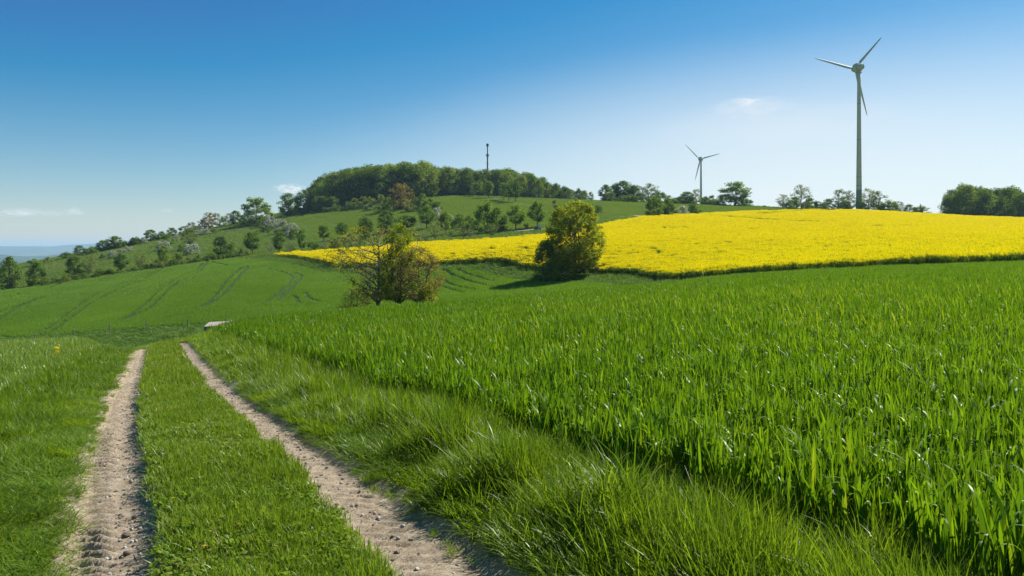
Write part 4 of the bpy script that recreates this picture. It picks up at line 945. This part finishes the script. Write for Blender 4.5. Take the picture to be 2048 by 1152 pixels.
def make_undergrowth():
    g = np.random.default_rng(44); P, S = [], []
    lines = [([(0, 583), (150, 560), (300, 539), (480, 514)], 175, 300, 70, 0.30), ([(70, 530), (200, 504), (300, 484), (400, 462), (480, 449), (540, 446)], 300, 480, 90, 0.42), ([(512, 452), (560, 468), (600, 480)], 250, 470, 26, 0.5),
             ([(640, 424), (760, 419), (880, 429)], 370, 480, 50, 0.5), ([(855, 441), (900, 450), (960, 461)], 215, 340, 26, 0.42), ([(1558, 418), (1700, 422), (1850, 430)], 352, 420, 56, 0.45), ([(1200, 403), (1330, 407), (1490, 413)], 430, 540, 56, 0.55), ([(560, 509), (700, 495), (850, 484)], 205, 300, 30, 0.22)]
    for pl, d0, d1, n, s in lines:
        W_ = np.array([at(x, y, d0, d1) for x, y in pl]); seg = np.concatenate([[0], np.cumsum(np.hypot(*np.diff(W_, axis=0).T))])
        t = g.random(n) * seg[-1]; x = np.interp(t, seg, W_[:, 0]) + g.normal(0, 1.6, n); y = np.interp(t, seg, W_[:, 1]) + g.normal(0, 2.0, n)
        keep = vnoise(t / 9.0, t * 0 + d0, 12) > 0.33; x, y = x[keep], y[keep]
        P.append(np.stack([x, y, H(x, y) - 0.1], 1)); S.append(1.75 * s * g.uniform(0.45, 1.35, len(x)))
    P = np.concatenate(P); S = np.concatenate(S); n = len(P)
    pr = [proto(PROTO[k][i][1]) for k in ('greenshrub', 'oliveshrub', 'shrub') for i in range(3)]
    for i, p in enumerate(pr): p.name = 'scrub_%d' % i
    sc = np.stack([S * g.uniform(0.8, 1.5, n), S * g.uniform(0.8, 1.5, n), S * g.uniform(0.7, 1.2, n)], 1)
    scatter('undergrowth', P, rots(n, g, 0.05), sc, g.integers(0, 9, n), pr, 'tangled low scrub filling the hedge lines on the hillsides', 'undergrowth')
make_undergrowth()

# the two woods: far-off masses
def make_wood(name, P, n, hlo, hhi, label, edge):
    g = np.random.default_rng(len(name) + n); pr = []
    for k in range(5):
        mb, V, Q = tree_mesh(1500 + k, h=20, w=15, cb=0.12 if k < 3 else 0.03, nl=3800, leaf=0.75, limbs=17, clump=0.125, tw=2, shape='round' if k < 3 else 'upright', trunk_r=0.016)
        vb = np.array(mb.v); nb = len(vb)
        me = np_mesh('wood_tree_%d' % k, np.concatenate([vb, V]), [], None) if False else None
        faces4 = [f for f in mb.f if len(f) == 4]
        me = np_mesh('wood_tree_%d' % k, np.concatenate([vb, V]), [np.array(faces4), Q + nb], None)
        me.materials.append(M_BARK); me.materials.append(LEAF['wood'])
        me.polygons.foreach_set('material_index', np.array([0] * len(faces4) + [1] * len(Q), np.int32))
        pr.append(proto(me))
    xs = np.array(P); X = g.uniform(xs[:, 0].min(), xs[:, 0].max(), n * 8); Y = g.uniform(xs[:, 1].min(), xs[:, 1].max(), n * 8)
    k = inside(X, Y, P); X, Y = X[k], Y[k]
    keep = []
    for i in range(len(X)):
        if all((X[i] - X[j]) ** 2 + (Y[i] - Y[j]) ** 2 > 6.2 ** 2 for j in keep): keep.append(i)
        if len(keep) >= n: break
    X, Y = X[keep], Y[keep]; m = len(X)
    ht = np.interp(px_of(X, Y), *edge) * g.uniform(0.86, 1.1, m)
    s = ht / 20; sc = np.stack([s * g.uniform(0.8, 1.15, m), s * g.uniform(0.8, 1.15, m), s], 1)
    front = Y < np.quantile(Y, 0.45); idx = np.where(front & (g.random(m) < 0.75), g.integers(3, 5, m), g.integers(0, 3, m))
    rt = rots(m, g, 0.03)
    scatter(name, np.stack([X, Y, H(X, Y) - 0.2], 1), rt, sc, idx, pr, label, 'wood'); print(name, m)
WOOD_A = [atd(*p) for p in [(612, 470), (650, 452), (700, 446), (770, 448), (840, 455), (900, 468), (950, 480), (1000, 486), (1060, 482), (1120, 476), (1182, 474), (1184, 500), (1100, 560), (980, 590), (850, 600), (720, 590), (650, 540)]]
make_wood('hilltop_wood', WOOD_A, 330, 14, 24, 'dense dark wood covering the hilltop behind the green slopes', ([600, 630, 660, 700, 760, 850, 900, 960, 1020, 1060, 1120, 1185], [10, 17, 21, 22, 23, 21.5, 18, 17.5, 18.5, 17, 10, 6]))
WOOD_B = [atd(*p) for p in [(1890, 372), (1960, 365), (2060, 350), (2400, 340), (2500, 440), (2000, 440), (1900, 410)]]
make_wood('field_edge_wood', WOOD_B, 170, 12, 18, 'dark leafy wood at the right edge behind the yellow field', ([1885, 1905, 1930, 2048, 2500], [10, 15, 18, 16.5, 17]))

# --- the big trees in the valley
def special(name, px, by, ty, wpx, d0, d1, label, kw, leafkey, bark=M_BARK, cat='tree', rz=0.0, dxy=(0, 0)):
    X, Y = at(px, by, d0, d1); X += dxy[0]; Y += dxy[1]; z = float(H(X, Y)); h = EH - (ty - HY) / F * Y - z; w = wpx / F * Y
    mb, V, Q = tree_mesh(h=h, w=w, **kw)
    root = empty(name, (X, Y, z - 0.05), rz); tag(root, label, cat)
    mb.build('trunk', bark, root); obj('crown', np_mesh('crown', V, [Q], LEAF[leafkey]), root)
    return root
special('field_tree', 1150, 556, 401, 128, 112, 135, 'large golden-green multi-stemmed tree before the yellow field', dict(seed=71, cb=0.12, nl=36000, leaf=0.24, limbs=48, trunks=4, shape='round', clump=0.060, tw=7, trunk_r=0.020, sides=7, up=0.9, hollow=0.15), 'gold')
special('field_bush', 1092, 561, 474, 56, 112, 135, 'dark dense bush hugging the left of the large golden-green tree', dict(seed=82, cb=0.02, nl=9000, leaf=0.22, limbs=26, trunks=4, shape='shrub', clump=0.12, tw=5), 'dark', cat='bush')
special('field_bush', 1128, 561, 486, 70, 112, 128, 'low olive bush at the foot of the large golden-green tree', dict(seed=73, cb=0.02, nl=9000, leaf=0.20, limbs=26, trunks=4, shape='shrub', clump=0.12, tw=5), 'gold', cat='bush')
special('half_bare_tree', 756, 618, 450, 226, 84, 100, 'spreading half-bare tree with few yellow leaves rising behind the wheat', dict(seed=74, cb=0.14, nl=7200, leaf=0.17, limbs=28, trunks=1, shape='vase', clump=0.07, tw=12, trunk_r=0.024, sides=7, up=0.7, hollow=0.1), 'yellow', M_BARKG)
special('valley_tree', 797, 616, 447, 92, 90, 106, 'dense upright yellow-green tree between the half-bare and brown trees', dict(seed=75, cb=0.10, nl=11000, leaf=0.19, limbs=34, trunks=2, shape='upright', clump=0.07, tw=6, trunk_r=0.02, up=1.1, hollow=0.2), 'moss')
special('budding_tree', 837, 614, 492, 112, 84, 98, 'brownish budding tree right of the dense yellow-green tree', dict(seed=76, cb=0.12, nl=7000, leaf=0.16, limbs=38, trunks=2, shape='round', clump=0.075, tw=12, trunk_r=0.02), 'brown')
special('valley_scrub', 712, 622, 575, 84, 84, 100, 'low brownish scrub spreading left of the half-bare tree foot', dict(seed=77, cb=0.03, nl=2200, leaf=0.16, limbs=26, trunks=5, shape='shrub', clump=0.14, tw=8, trunk_r=0.02), 'brown', cat='bush')
special('valley_scrub', 852, 614, 566, 50, 84, 98, 'small dark scrub under the brownish budding tree', dict(seed=78, cb=0.03, nl=2600, leaf=0.16, limbs=20, trunks=4, shape='shrub', clump=0.14, tw=6, trunk_r=0.02), 'gold', cat='bush')

# ------------------------------------------------------------------ wind turbines
M_TOWER = solid_mat('turbine_paint', (0.40, 0.45, 0.34), (0.35, 0.40, 0.30), 0.15, 0.6, spec=0.3)
M_GREEN1 = solid_mat('turbine_dark_green', (0.10, 0.16, 0.12), (0.085, 0.14, 0.105), 0.3, 0.6)
M_GREEN2 = solid_mat('turbine_mid_green', (0.17, 0.23, 0.17), (0.15, 0.21, 0.155), 0.3, 0.6)
M_JOINT = solid_mat('turbine_joint', (0.16, 0.17, 0.16), (0.12, 0.12, 0.12), 1, 0.6)
M_DARK = solid_mat('dark_metal', (0.06, 0.065, 0.07), (0.04, 0.04, 0.045), 2, 0.6)
M_DISH = solid_mat('pale_panel', (0.6, 0.65, 0.7), (0.5, 0.55, 0.6), 2, 0.5)
def blade_mesh(R, chord):
    n = 16; m = 8; V = []; Fc = []
    for i in range(n + 1):
        t = i / n; r = 0.9 + (R - 0.9) * t
        c = chord * (0.42 + 0.58 * min(t / 0.16, 1) ** 1.2 if t < 0.16 else (1.0 - 0.72 * (t - 0.16) / 0.84) * (1 if t < 0.93 else max(0.15, 1 - (t - 0.93) / 0.075)))
        th = c * (0.95 if t < 0.03 else 0.95 + (0.16 - 0.95) * min((t - 0.03) / 0.2, 1)); tw = math.radians(20 * (1 - t) ** 1.5 + 4)
        for k in range(m):
            a = 2 * math.pi * k / m; x = c * (0.5 * math.cos(a) - 0.15); y = th * 0.5 * math.sin(a)
            V.append((x * math.cos(tw) - y * math.sin(tw), x * math.sin(tw) + y * math.cos(tw), r))
    for i in range(n):
        for k in range(m): Fc.append((i * m + k, i * m + (k + 1) % m, (i + 1) * m + (k + 1) % m, (i + 1) * m + k))
    Fc.append(tuple(n * m + k for k in range(m))); Fc.append(tuple(reversed(range(m))))
    me = bpy.data.meshes.new('blade'); me.from_pydata(V, [], Fc); me.update()
    for p in me.polygons: p.use_smooth = True
    me.materials.append(M_TOWER); return me
def lathe(prof_, mat, name, parent, n=28):
    mb = MB(); mb.tube([(0, 0, z) for z, r in prof_], [r for z, r in prof_], n); return mb.build(name, mat, parent, True)
def turbine(px, by, hubpx, huby, d, R, r0, r1, yaw, angles, chord, label, gscale):
    X, Y = atd(px, d); z = float(H(X, Y)); hub = EH - (huby - HY) / F * d - z
    root = empty('wind_turbine', (X, Y, z)); tag(root, label, 'wind turbine', 'wind turbines on the hill')
    zs = np.linspace(0, hub - 2.2 * gscale, 14); tower = lathe([(float(q), r0 + (r1 - r0) * (q / hub) ** 0.8) for q in zs], M_TOWER, 'tower', root)
    def rad(q): return r0 + (r1 - r0) * (q / hub) ** 0.8
    if gscale < 1.2:
        for qa, qb, mt in ((0.0, 0.075, M_GREEN1), (0.075, 0.153, M_GREEN2)):
            mb = MB(); mb.tube([(0, 0, hub * qa), (0, 0, hub * qb)], [rad(hub * qa) + 0.012, rad(hub * qb) + 0.012], 28, False); mb.build('green_band', mt, tower, True)
    for q in ((0.155, 0.185, 0.245, 0.5, 0.75) if gscale < 1.2 else (0.3, 0.6)):
        mb = MB(); zq = hub * q; mb.tube([(0, 0, zq - 0.12), (0, 0, zq + 0.12)], [rad(zq) + 0.025, rad(zq) + 0.025], 28, False); mb.build('joint', M_JOINT, tower)
    mb = MB(); mb.box((0, -r0 * 0.97, 1.5), (1.0, 0.25, 2.2)); mb.build('door', M_JOINT, tower)
    k = gscale; ax = Vector((-math.sin(yaw), math.cos(yaw), 0))          # rotor axis, away from the viewer
    # collar under the nacelle
    mb = MB(); mb.tube([(0, 0, hub - 2.7 * k), (0, 0, hub - 2.45 * k), (0, 0, hub - 2.4 * k), (0, 0, hub - 1.2 * k)], [r1 * 1.9, r1 * 1.9, r1 * 1.15, r1 * 1.25], 24); mb.build('yaw_collar', M_TOWER, root, True)
    # egg-shaped nacelle: broad generator ring to the rotor, small round tail to the viewer
    pr_ = [(-3.1, 0.25), (-3.0, 0.75), (-2.6, 1.25), (-1.9, 1.55), (-1.0, 1.6), (-0.2, 1.65), (0.2, 1.7)]
    mb = MB(); mb.tube([(ax * q * k + Vector((0, 0, hub)))[:] for q, r in pr_], [r * k for q, r in pr_], 28); nac = mb.build('nacelle', M_TOWER, root, True)
    pr_ = [(0.2, 1.9), (0.3, 2.5), (0.55, 2.65), (1.7, 2.65), (1.95, 2.5), (2.0, 1.7)]
    mb = MB(); mb.tube([(ax * q * k + Vector((0, 0, hub)))[:] for q, r in pr_], [r * k for q, r in pr_], 32); mb.build('generator_ring', M_TOWER, root, True)
    pr_ = [(2.0, 1.7), (2.6, 1.75), (3.6, 1.6), (4.4, 1.1), (4.8, 0.3)]
    mb = MB(); mb.tube([(ax * q * k + Vector((0, 0, hub)))[:] for q, r in pr_], [r * k for q, r in pr_], 24); mb.build('hub', M_TOWER, root, True)
    mb = MB(); p = ax * (-1.2 * k) + Vector((0, 0, hub + 1.5 * k)); mb.tube([p[:], (p + Vector((0, 0, 1.5 * k)))[:]], [0.05 * k, 0.04 * k], 6); mb.box((p + Vector((0, 0, 1.3 * k)))[:], (0.7 * k, 0.08 * k, 0.08 * k)); mb.build('wind_vane', M_DARK, nac)
    bm_ = blade_mesh(R, chord); lat = Vector((math.cos(yaw), math.sin(yaw), 0))
    from mathutils import Matrix
    for a in angles:
        a = math.radians(a); radial = lat * math.cos(a) + Vector((0, 0, 1)) * math.sin(a); tang = ax.cross(radial)
        o = obj('blade', bm_, root); M = Matrix((tang, ax, radial)).transposed().to_4x4(); M.translation = ax * 2.9 * k + Vector((0, 0, hub)); o.matrix_local = M
    return root
turbine(1718, 420, 1718, 135, 362, 24.4, 1.46, 0.74, math.radians(17), (46, 171.5, 288), 1.7, 'large grey wind turbine standing behind the crest of the yellow field', 0.95)
turbine(1402, 400, 1403, 318, 1100, 33.0, 2.1, 1.1, math.radians(6), (136, 16, 256), 2.2, 'small distant wind turbine rising over the skyline hedge', 1.35)

# ------------------------------------------------------------------ mast on the hill
def make_mast():
    X, Y = atd(975, 500); z = float(H(X, Y)); top = EH - (287 - HY) / F * Y - z
    root = empty('radio_mast', (X, Y, z)); tag(root, 'slender dark radio mast standing above the hilltop wood', 'mast')
    for i, (a, b, r) in enumerate([(0, 0.42, 0.62), (0.42, 0.72, 0.5), (0.72, 0.95, 0.4)]):
        mb = MB(); mb.tube([(0, 0, top * a), (0, 0, top * b)], [r, r * 0.85], 10); mb.tube([(0, 0, top * b - 0.15), (0, 0, top * b + 0.15)], [r + 0.2] * 2, 10); mb.build('mast_section', M_DARK, root)
    mb = MB(); mb.tube([(0, 0, top * 0.94), (0, 0, top * 0.95), (0, 0, top * 0.99), (0, 0, top)], [0.5, 0.85, 0.85, 0.35], 12); mb.build('head_platform', M_DARK, root)
    for k in range(6):
        a = k * 1.047; mb = MB(); mb.box((0.95 * math.cos(a), 0.95 * math.sin(a), top * 0.77), (0.25, 0.3, 1.6), a); mb.build('panel_antenna', M_DARK, root)
    mb = MB(); mb.box((0, 0, top * 0.60), (1.6, 0.12, 0.12)); mb.box((-0.85, 0, top * 0.62), (0.1, 0.1, 2.2)); mb.box((0.85, 0, top * 0.61), (0.1, 0.1, 1.4)); mb.build('crossarm', M_DARK, root)
    mb = MB()
    for q, w in ((0.26, 3.4), (0.31, 2.6)):
        mb.box((0, 0, top * q), (w, w, 0.18)); mb.box((0, -w / 2, top * q + 0.6), (w, 0.05, 0.08)); mb.box((0, w / 2, top * q + 0.6), (w, 0.05, 0.08)); mb.box((-w / 2, 0, top * q + 0.6), (0.05, w, 0.08)); mb.box((w / 2, 0, top * q + 0.6), (0.05, w, 0.08))
    mb.build('service_platform', M_DARK, root)
    for x, zz, s in ((-1.7, 0.29, 0.8), (1.75, 0.30, 0.9), (0.7, 0.34, 0.6)):
        mb = MB(); mb.tube([(x, -1.2, top * zz), (x, -1.5, top * zz), (x, -1.62, top * zz)], [s * 0.3, s * 0.9, s], 14); mb.build('dish', M_DISH, root)
make_mast()

# ------------------------------------------------------------------ poles, posts, hut
M_WOOD = solid_mat('weathered_post', (0.20, 0.17, 0.14), (0.11, 0.09, 0.075), 6, 0.9, 0.01)
M_POLE = solid_mat('grey_pole', (0.34, 0.33, 0.31), (0.24, 0.23, 0.22), 3, 0.8)
M_CONC = solid_mat('pale_concrete', (0.36, 0.32, 0.28), (0.25, 0.22, 0.19), 3, 0.9, 0.01)
def make_posts():
    for i, (px, by, ty, d) in enumerate([(70, 684, 670, 96), (148, 670, 656, 95.5), (220, 661, 647, 95), (292, 654, 641, 96), (376, 649, 636, 97), (452, 645, 633, 98), (657, 626, 618, 94)]):
        X, Y = atd(px, d); z = float(H(X, Y)); h = max(EH - (ty - HY) / F * d - z, 0.9)
        root = empty('fence_post', (X, Y, z - 0.1)); r = 0.075
        lean = (random.gauss(0, 0.03), random.gauss(0, 0.03)) if i < 6 else (-0.28, 0.05)
        mb = MB(); mb.tube([(0, 0, 0), (lean[0] * h * 0.5, lean[1] * h * 0.5, h * 0.5), (lean[0] * h, lean[1] * h, h * 0.97), (lean[0] * h, lean[1] * h, h)], [r * 1.08, r, r * 0.95, r * 0.6], 8); mb.build('shaft', M_WOOD, root)
        mb = MB(); mb.box((lean[0] * h * 0.8, lean[1] * h * 0.8 - r, h * 0.8), (0.03, 0.05, 0.05)); mb.build('insulator', M_DARK, root)
        lb = 'weathered fence post at the valley field edge, %s from the left' % ORD[i] if i < 6 else 'short leaning post beside the white sheet before the half-bare tree'
        tag(root, lb, 'post', 'fence posts along the valley field' if i < 6 else None)
    for i, (px, by, ty, d) in enumerate([(1075, 406, 394, 445), (1135.5, 404, 390, 455), (1204.5, 417, 400, 395), (1285.5, 430, 409, 345)]):
        X, Y = at(px, by, d - 60, d + 60); z = float(H(X, Y)); h = EH - (ty - HY) / F * Y - z
        root = empty('utility_pole', (X, Y, z - 0.1)); tag(root, 'thin grey utility pole on the upper field, %s from the left' % ORD[i], 'pole', 'utility poles on the upper field')
        mb = MB(); mb.tube([(0, 0, 0), (0, 0, h * 0.5), (0, 0, h)], [0.15, 0.13, 0.09], 8); mb.build('shaft', M_POLE, root)
        mb = MB(); mb.tube([(0, 0, h), (0, 0, h + 0.12)], [0.12, 0.05], 8); mb.build('cap', M_DARK, root)
    X, Y = at(1044, 473, 205, 240); z = float(H(X, Y)); root = empty('marker_post', (X, Y, z - 0.1)); tag(root, 'short marker post in grass behind the yellow field', 'post')
    mb = MB(); mb.tube([(0, 0, 0), (0, 0, 1.5), (0, 0, 1.6)], [0.08, 0.07, 0.04], 8); mb.build('shaft', M_WOOD, root)
make_posts()

def make_slab():
    """low pale ribbed cover lying at the end of the lane"""
    X, Y = atd(449, 84); z0 = float(H(X, Y)); z = EH - (647 - HY) / F * Y
    root = empty('ribbed_cover', (X, Y, z0), 0.10); tag(root, 'low pale ribbed cover lying at the end of the lane', 'cover')
    hh = max(z - z0, 0.25)
    mb = MB(); mb.box((0, 0, hh / 2 - 0.1), (3.7, 1.9, hh + 0.2)); mb.build('side_wall', solid_mat('cover_side', (0.16, 0.12, 0.09), (0.10, 0.08, 0.06), 3, 0.9), root)
    mb = MB()
    me = MB(); me.box((0, 0, 0), (0.115, 2.06, 0.07), 0, 0.8); rib = me.mesh('rib', M_CONC); 
    n = 26
    for k in range(n):
        o = obj('rib', rib, root); o.location = (-1.85 + 3.7 * (k + 0.5) / n, 0, hh + 0.05); 
    mb.box((0, -1.0, hh + 0.0), (3.78, 0.06, 0.1)); mb.box((0, 1.0, hh + 0.0), (3.78, 0.06, 0.1)); mb.build('edge_strip', M_CONC, root)
    root.rotation_euler = (math.radians(9), math.radians(-2.5), 0.10)
    # white sheet by the half-bare tree
    X, Y = at(648, 624, 80, 98); z = float(H(X, Y)); n = 12
    xs = np.linspace(-1.1, 1.1, n); ys = np.linspace(-0.6, 0.6, 8); A, Bq = np.meshgrid(xs, ys, indexing='ij')
    Z = 0.25 + 0.22 * np.exp(-((A - 0.5) / 0.5) ** 2) + 0.12 * np.exp(-((A + 0.6) / 0.3) ** 2) + 0.05 * fbm(A * 3, Bq * 3, 3, 2)
    zt = EH - (621 - HY) / F * Y - z
    Z = Z + max(zt - 0.45, 0)
    idx = np.arange(A.size).reshape(A.shape); Q = np.stack([idx[:-1, :-1].ravel(), idx[1:, :-1].ravel(), idx[1:, 1:].ravel(), idx[:-1, 1:].ravel()], 1)
    root = empty('white_sheet', (X, Y, z)); tag(root, 'crumpled white sheet over a low heap before the half-bare tree', 'sheet')
    o = obj('cloth', np_mesh('cloth', np.stack([A.ravel(), Bq.ravel(), Z.ravel()], 1), [Q], solid_mat('white_sheet', (0.75, 0.75, 0.73), (0.6, 0.6, 0.58), 3, 0.6), True), root)
    so = o.modifiers.new('thick', 'SOLIDIFY'); so.thickness = 0.02
    mb = MB(); hz = max(zt - 0.25, 0.3); mb.box((0, 0, hz / 2), (2.0, 1.0, hz), 0, 0.8); mb.build('heap', M_WOOD, root)
    # little heap of soil beside the lane end
    X, Y = at(388, 679, 60, 90); st = obj('soil_heap', stone_mesh('soil_heap', 1.0, 5, solid_mat('soil', (0.20, 0.13, 0.085), (0.12, 0.08, 0.05), 4, 0.95, 0.05), 3)); st.location = (X, Y, float(H(X, Y)) + 0.05); st.scale = (0.75, 0.5, 0.42)
    tag(st, 'small heap of brown soil where the lane drops away', 'soil heap')
make_slab()

def make_hut():
    X, Y = at(922, 390, 430, 490); Y += 8; z = float(H(X, Y)); root = empty('hut', (X, Y, z), 0.2); tag(root, 'small pale hut half hidden under the trees below the mast', 'hut')
    wm = solid_mat('hut_wall', (0.62, 0.66, 0.70), (0.55, 0.58, 0.62), 2, 0.7); rm = solid_mat('hut_roof', (0.25, 0.23, 0.22), (0.18, 0.17, 0.16), 2, 0.8)
    mb = MB(); mb.box((0, 0, 1.5), (7, 4, 3.2)); mb.build('wall', wm, root)
    mb = MB(); mb.add([(-3.8, -2.4, 3.1), (3.8, -2.4, 3.1), (3.8, 2.4, 3.1), (-3.8, 2.4, 3.1), (-3.8, 0, 4.3), (3.8, 0, 4.3)], [(0, 1, 5, 4), (2, 3, 4, 5), (0, 4, 3), (1, 2, 5), (3, 2, 1, 0)]); mb.build('roof', rm, root)
    for x in (-2, 0.2, 2.2):
        mb = MB(); mb.box((x, -2.02, 1.7), (0.9, 0.06, 1.1)); mb.build('window', M_DARK, root)
    # low box on the skyline
    X, Y = at(1528.5, 414, 400, 450); z = float(H(X, Y)); root = empty('field_box', (X, Y, z)); tag(root, 'tiny low green box on the skyline between the two turbines', 'box')
    gm = solid_mat('green_board', (0.10, 0.13, 0.07), (0.07, 0.09, 0.05), 2, 0.8)
    mb = MB(); mb.box((0, 0, 0.35), (1.7, 1.1, 0.75)); mb.build('body', gm, root); mb = MB(); mb.box((0, 0, 0.78), (1.85, 1.25, 0.1)); mb.build('lid', gm, root)
    # vehicle parked below the roadside tree
    X, Y = at(1075, 460, 215, 260); z = float(H(X, Y)); root = empty('parked_vehicle', (X, Y, z + 0.1), 0.5); tag(root, 'small dark vehicle with pale cab below the roadside tree', 'vehicle')
    vm = solid_mat('dark_blue_paint', (0.05, 0.07, 0.10), (0.04, 0.05, 0.07), 2, 0.4); vg = solid_mat('cab_glass', (0.30, 0.36, 0.42), (0.25, 0.3, 0.35), 2, 0.2, spec=0.5)
    mb = MB(); mb.box((0, 0.35, 0.75), (0.75, 1.3, 0.6), 0, 0.92); mb.build('body', vm, root)
    mb = MB(); mb.box((0, -0.6, 1.1), (1.0, 0.9, 1.1), 0, 0.9); mb.build('cab', vg, root); mb = MB(); mb.box((0, -0.6, 1.7), (1.05, 0.98, 0.1)); mb.build('cab_roof', M_DISH, root)
    for sx in (-1, 1):
        for yy, r in ((-0.65, 0.52), (0.75, 0.34)):
            mb = MB(); mb.tube([(sx * 0.48, yy, r), (sx * 0.72, yy, r)], [r, r], 16); wh = mb.build('wheel', M_DARK, root)
            mb = MB(); mb.tube([(sx * 0.70, yy, r), (sx * 0.735, yy, r)], [r * 0.5] * 2, 12); mb.build('rim', M_JOINT, wh)
    mb = MB(); mb.tube([(0.3, 0.55, 1.0), (0.3, 0.55, 2.3)], [0.05, 0.045], 8); mb.build('exhaust_pipe', M_DARK, root)
make_hut()

# ------------------------------------------------------------------ small near things: stones, flowers, a drooping tuft
def near_at(px, py): return at(px, py, 2.5, 40)
def make_small():
    sm = solid_mat('brown_stone', (0.16, 0.125, 0.10), (0.10, 0.08, 0.065), 25, 0.9, 0.004)
    for px, py, r, lb in [(252, 1058, 0.026, 'dark angular stone standing in the left wheel rut'), (269, 1022, 0.018, 'small brown stone at the right rim of the left rut'), (254, 1093, 0.022, 'flat dark stone nearest the bottom of the left rut')]:
        X, Y = near_at(px, py); s = stone_mesh('stone', r, int(px), sm, 2); o = obj('stone', s); dep = float(np.clip(rut_depth(lane_s(X, Y), X * TDIR[0] + Y * TDIR[1]), 0, 1))
        o.location = (X, Y, float(H(X, Y)) - 0.065 * dep + r * 0.4 + 0.012); o.scale = (1.2, 0.9, 0.85); tag(o, lb, 'stone', 'stones in the left rut')
    ym = leaf_mat('dandelion_petal', [(0, (0.75, 0.5, 0.0)), (1, (0.85, 0.65, 0.01))], trans=0.4, gloss=0.0, trans_tint=(1, 1, 1))
    def flower(px, py, h, r, lb, name, heads):
        X, Y = near_at(px, py); z = float(H(X, Y)); d = EH - z; 
        root = empty(name, (X, Y, z)); tag(root, lb, 'flower')
        g = np.random.default_rng(int(px))
        V, Q, T = blades(9, 0.03, h * 0.45, 0.02, 0.014, 0.7, 0.8, 3, int(px)); obj('leaves', merge([(V, Q, T, 0)], 'leaves', [M_SHORT]), root)
        for k in range(heads):
            a = g.random() * 6.28; rr = r * 1.6 * g.random() * (heads > 1); hz = h * (1 - 0.35 * g.random() * (heads > 1)); ex = (rr * math.cos(a), rr * math.sin(a), hz)
            mb = MB(); mb.tube([(0, 0, 0), (ex[0] * 0.5, ex[1] * 0.5, hz * 0.55), ex], [0.004, 0.0035, 0.003], 5); st = mb.build('stalk', M_RSTEM, root)
            P = np.array(ex) + g.normal(size=(46, 3)) * np.array([r * 0.45, r * 0.45, r * 0.3]); Nn = g.normal(size=(46, 3)); Nn[:, 2] = np.abs(Nn[:, 2]) + 0.8; Nn /= np.linalg.norm(Nn, axis=1)[:, None]
            V, Q, T = quads(P, Nn, np.full(46, r * 0.75), g, 0.5); obj('flower_head', np_mesh('flower_head', V, [Q], ym), st)
    flower(626, 800, 0.36, 0.03, 'yellow dandelion pair on the verge beside the right rut', 'dandelion', 2)
    flower(358, 752, 0.17, 0.03, 'yellow dandelion far along the turf between the ruts', 'dandelion', 1)
    flower(111, 745, 0.95, 0.06, 'lone yellow rapeseed plant in the barley', 'rapeseed_plant', 4)
    # drooping tussock on the verge
    for px, py, n, L, sd, lb in [(1235, 1085, 260, 0.55, 5, 'big drooping grass tussock at the bottom of the verge'), (1010, 985, 120, 0.5, 6, 'arching coarse grass clump halfway along the verge edge'), (1480, 965, 70, 0.55, 7, 'pale arching grass clump at the near corner of the wheat')]:
        X, Y = near_at(px, py); root = empty('grass_tussock', (X, Y, float(H(X, Y)))); tag(root, lb, 'grass tussock', 'tussocks on the verge')
        V, Q, T = blades(n, 0.14, L, 0.1, 0.0095, 0.4, 1.5, 6, sd); obj('leaves', merge([(V, Q, T, 0)], 'leaves', [M_GRASS]), root)
        V, Q, T = blades(12, 0.10, L * 1.1, 0.08, 0.003, 0.3, 0.8, 5, sd + 50); obj('stalks', merge([(V, Q, T, 0)], 'stalks', [M_BARLEY]), root)
make_small()

# ------------------------------------------------------------------ haze
def make_haze():
    m = bpy.data.materials.new('haze_air'); m.use_nodes = True; nt = m.node_tree; nt.nodes.clear()
    out = nt.nodes.new('ShaderNodeOutputMaterial'); v = nt.nodes.new('ShaderNodeVolumePrincipled')
    v.inputs['Color'].default_value = (0.52, 0.78, 1.0, 1); v.inputs['Density'].default_value = HAZE; v.inputs['Anisotropy'].default_value = 0.1
    nt.links.new(v.outputs[0], out.inputs['Volume'])
    zlo = float(_GZ.min()) - 1.5; zhi = max(float(_GZ.max()), 185) + 6
    mb = MB(); L = 27500; mb.box((0, L / 2 - 900, (zlo + zhi) / 2), (2.05 * L, L * 1.35, zhi - zlo)); o = mb.build('haze', m); tag(o, 'thin blue summer haze over the far hills', 'haze', kind='stuff')
HAZE = 0.000085
make_haze()
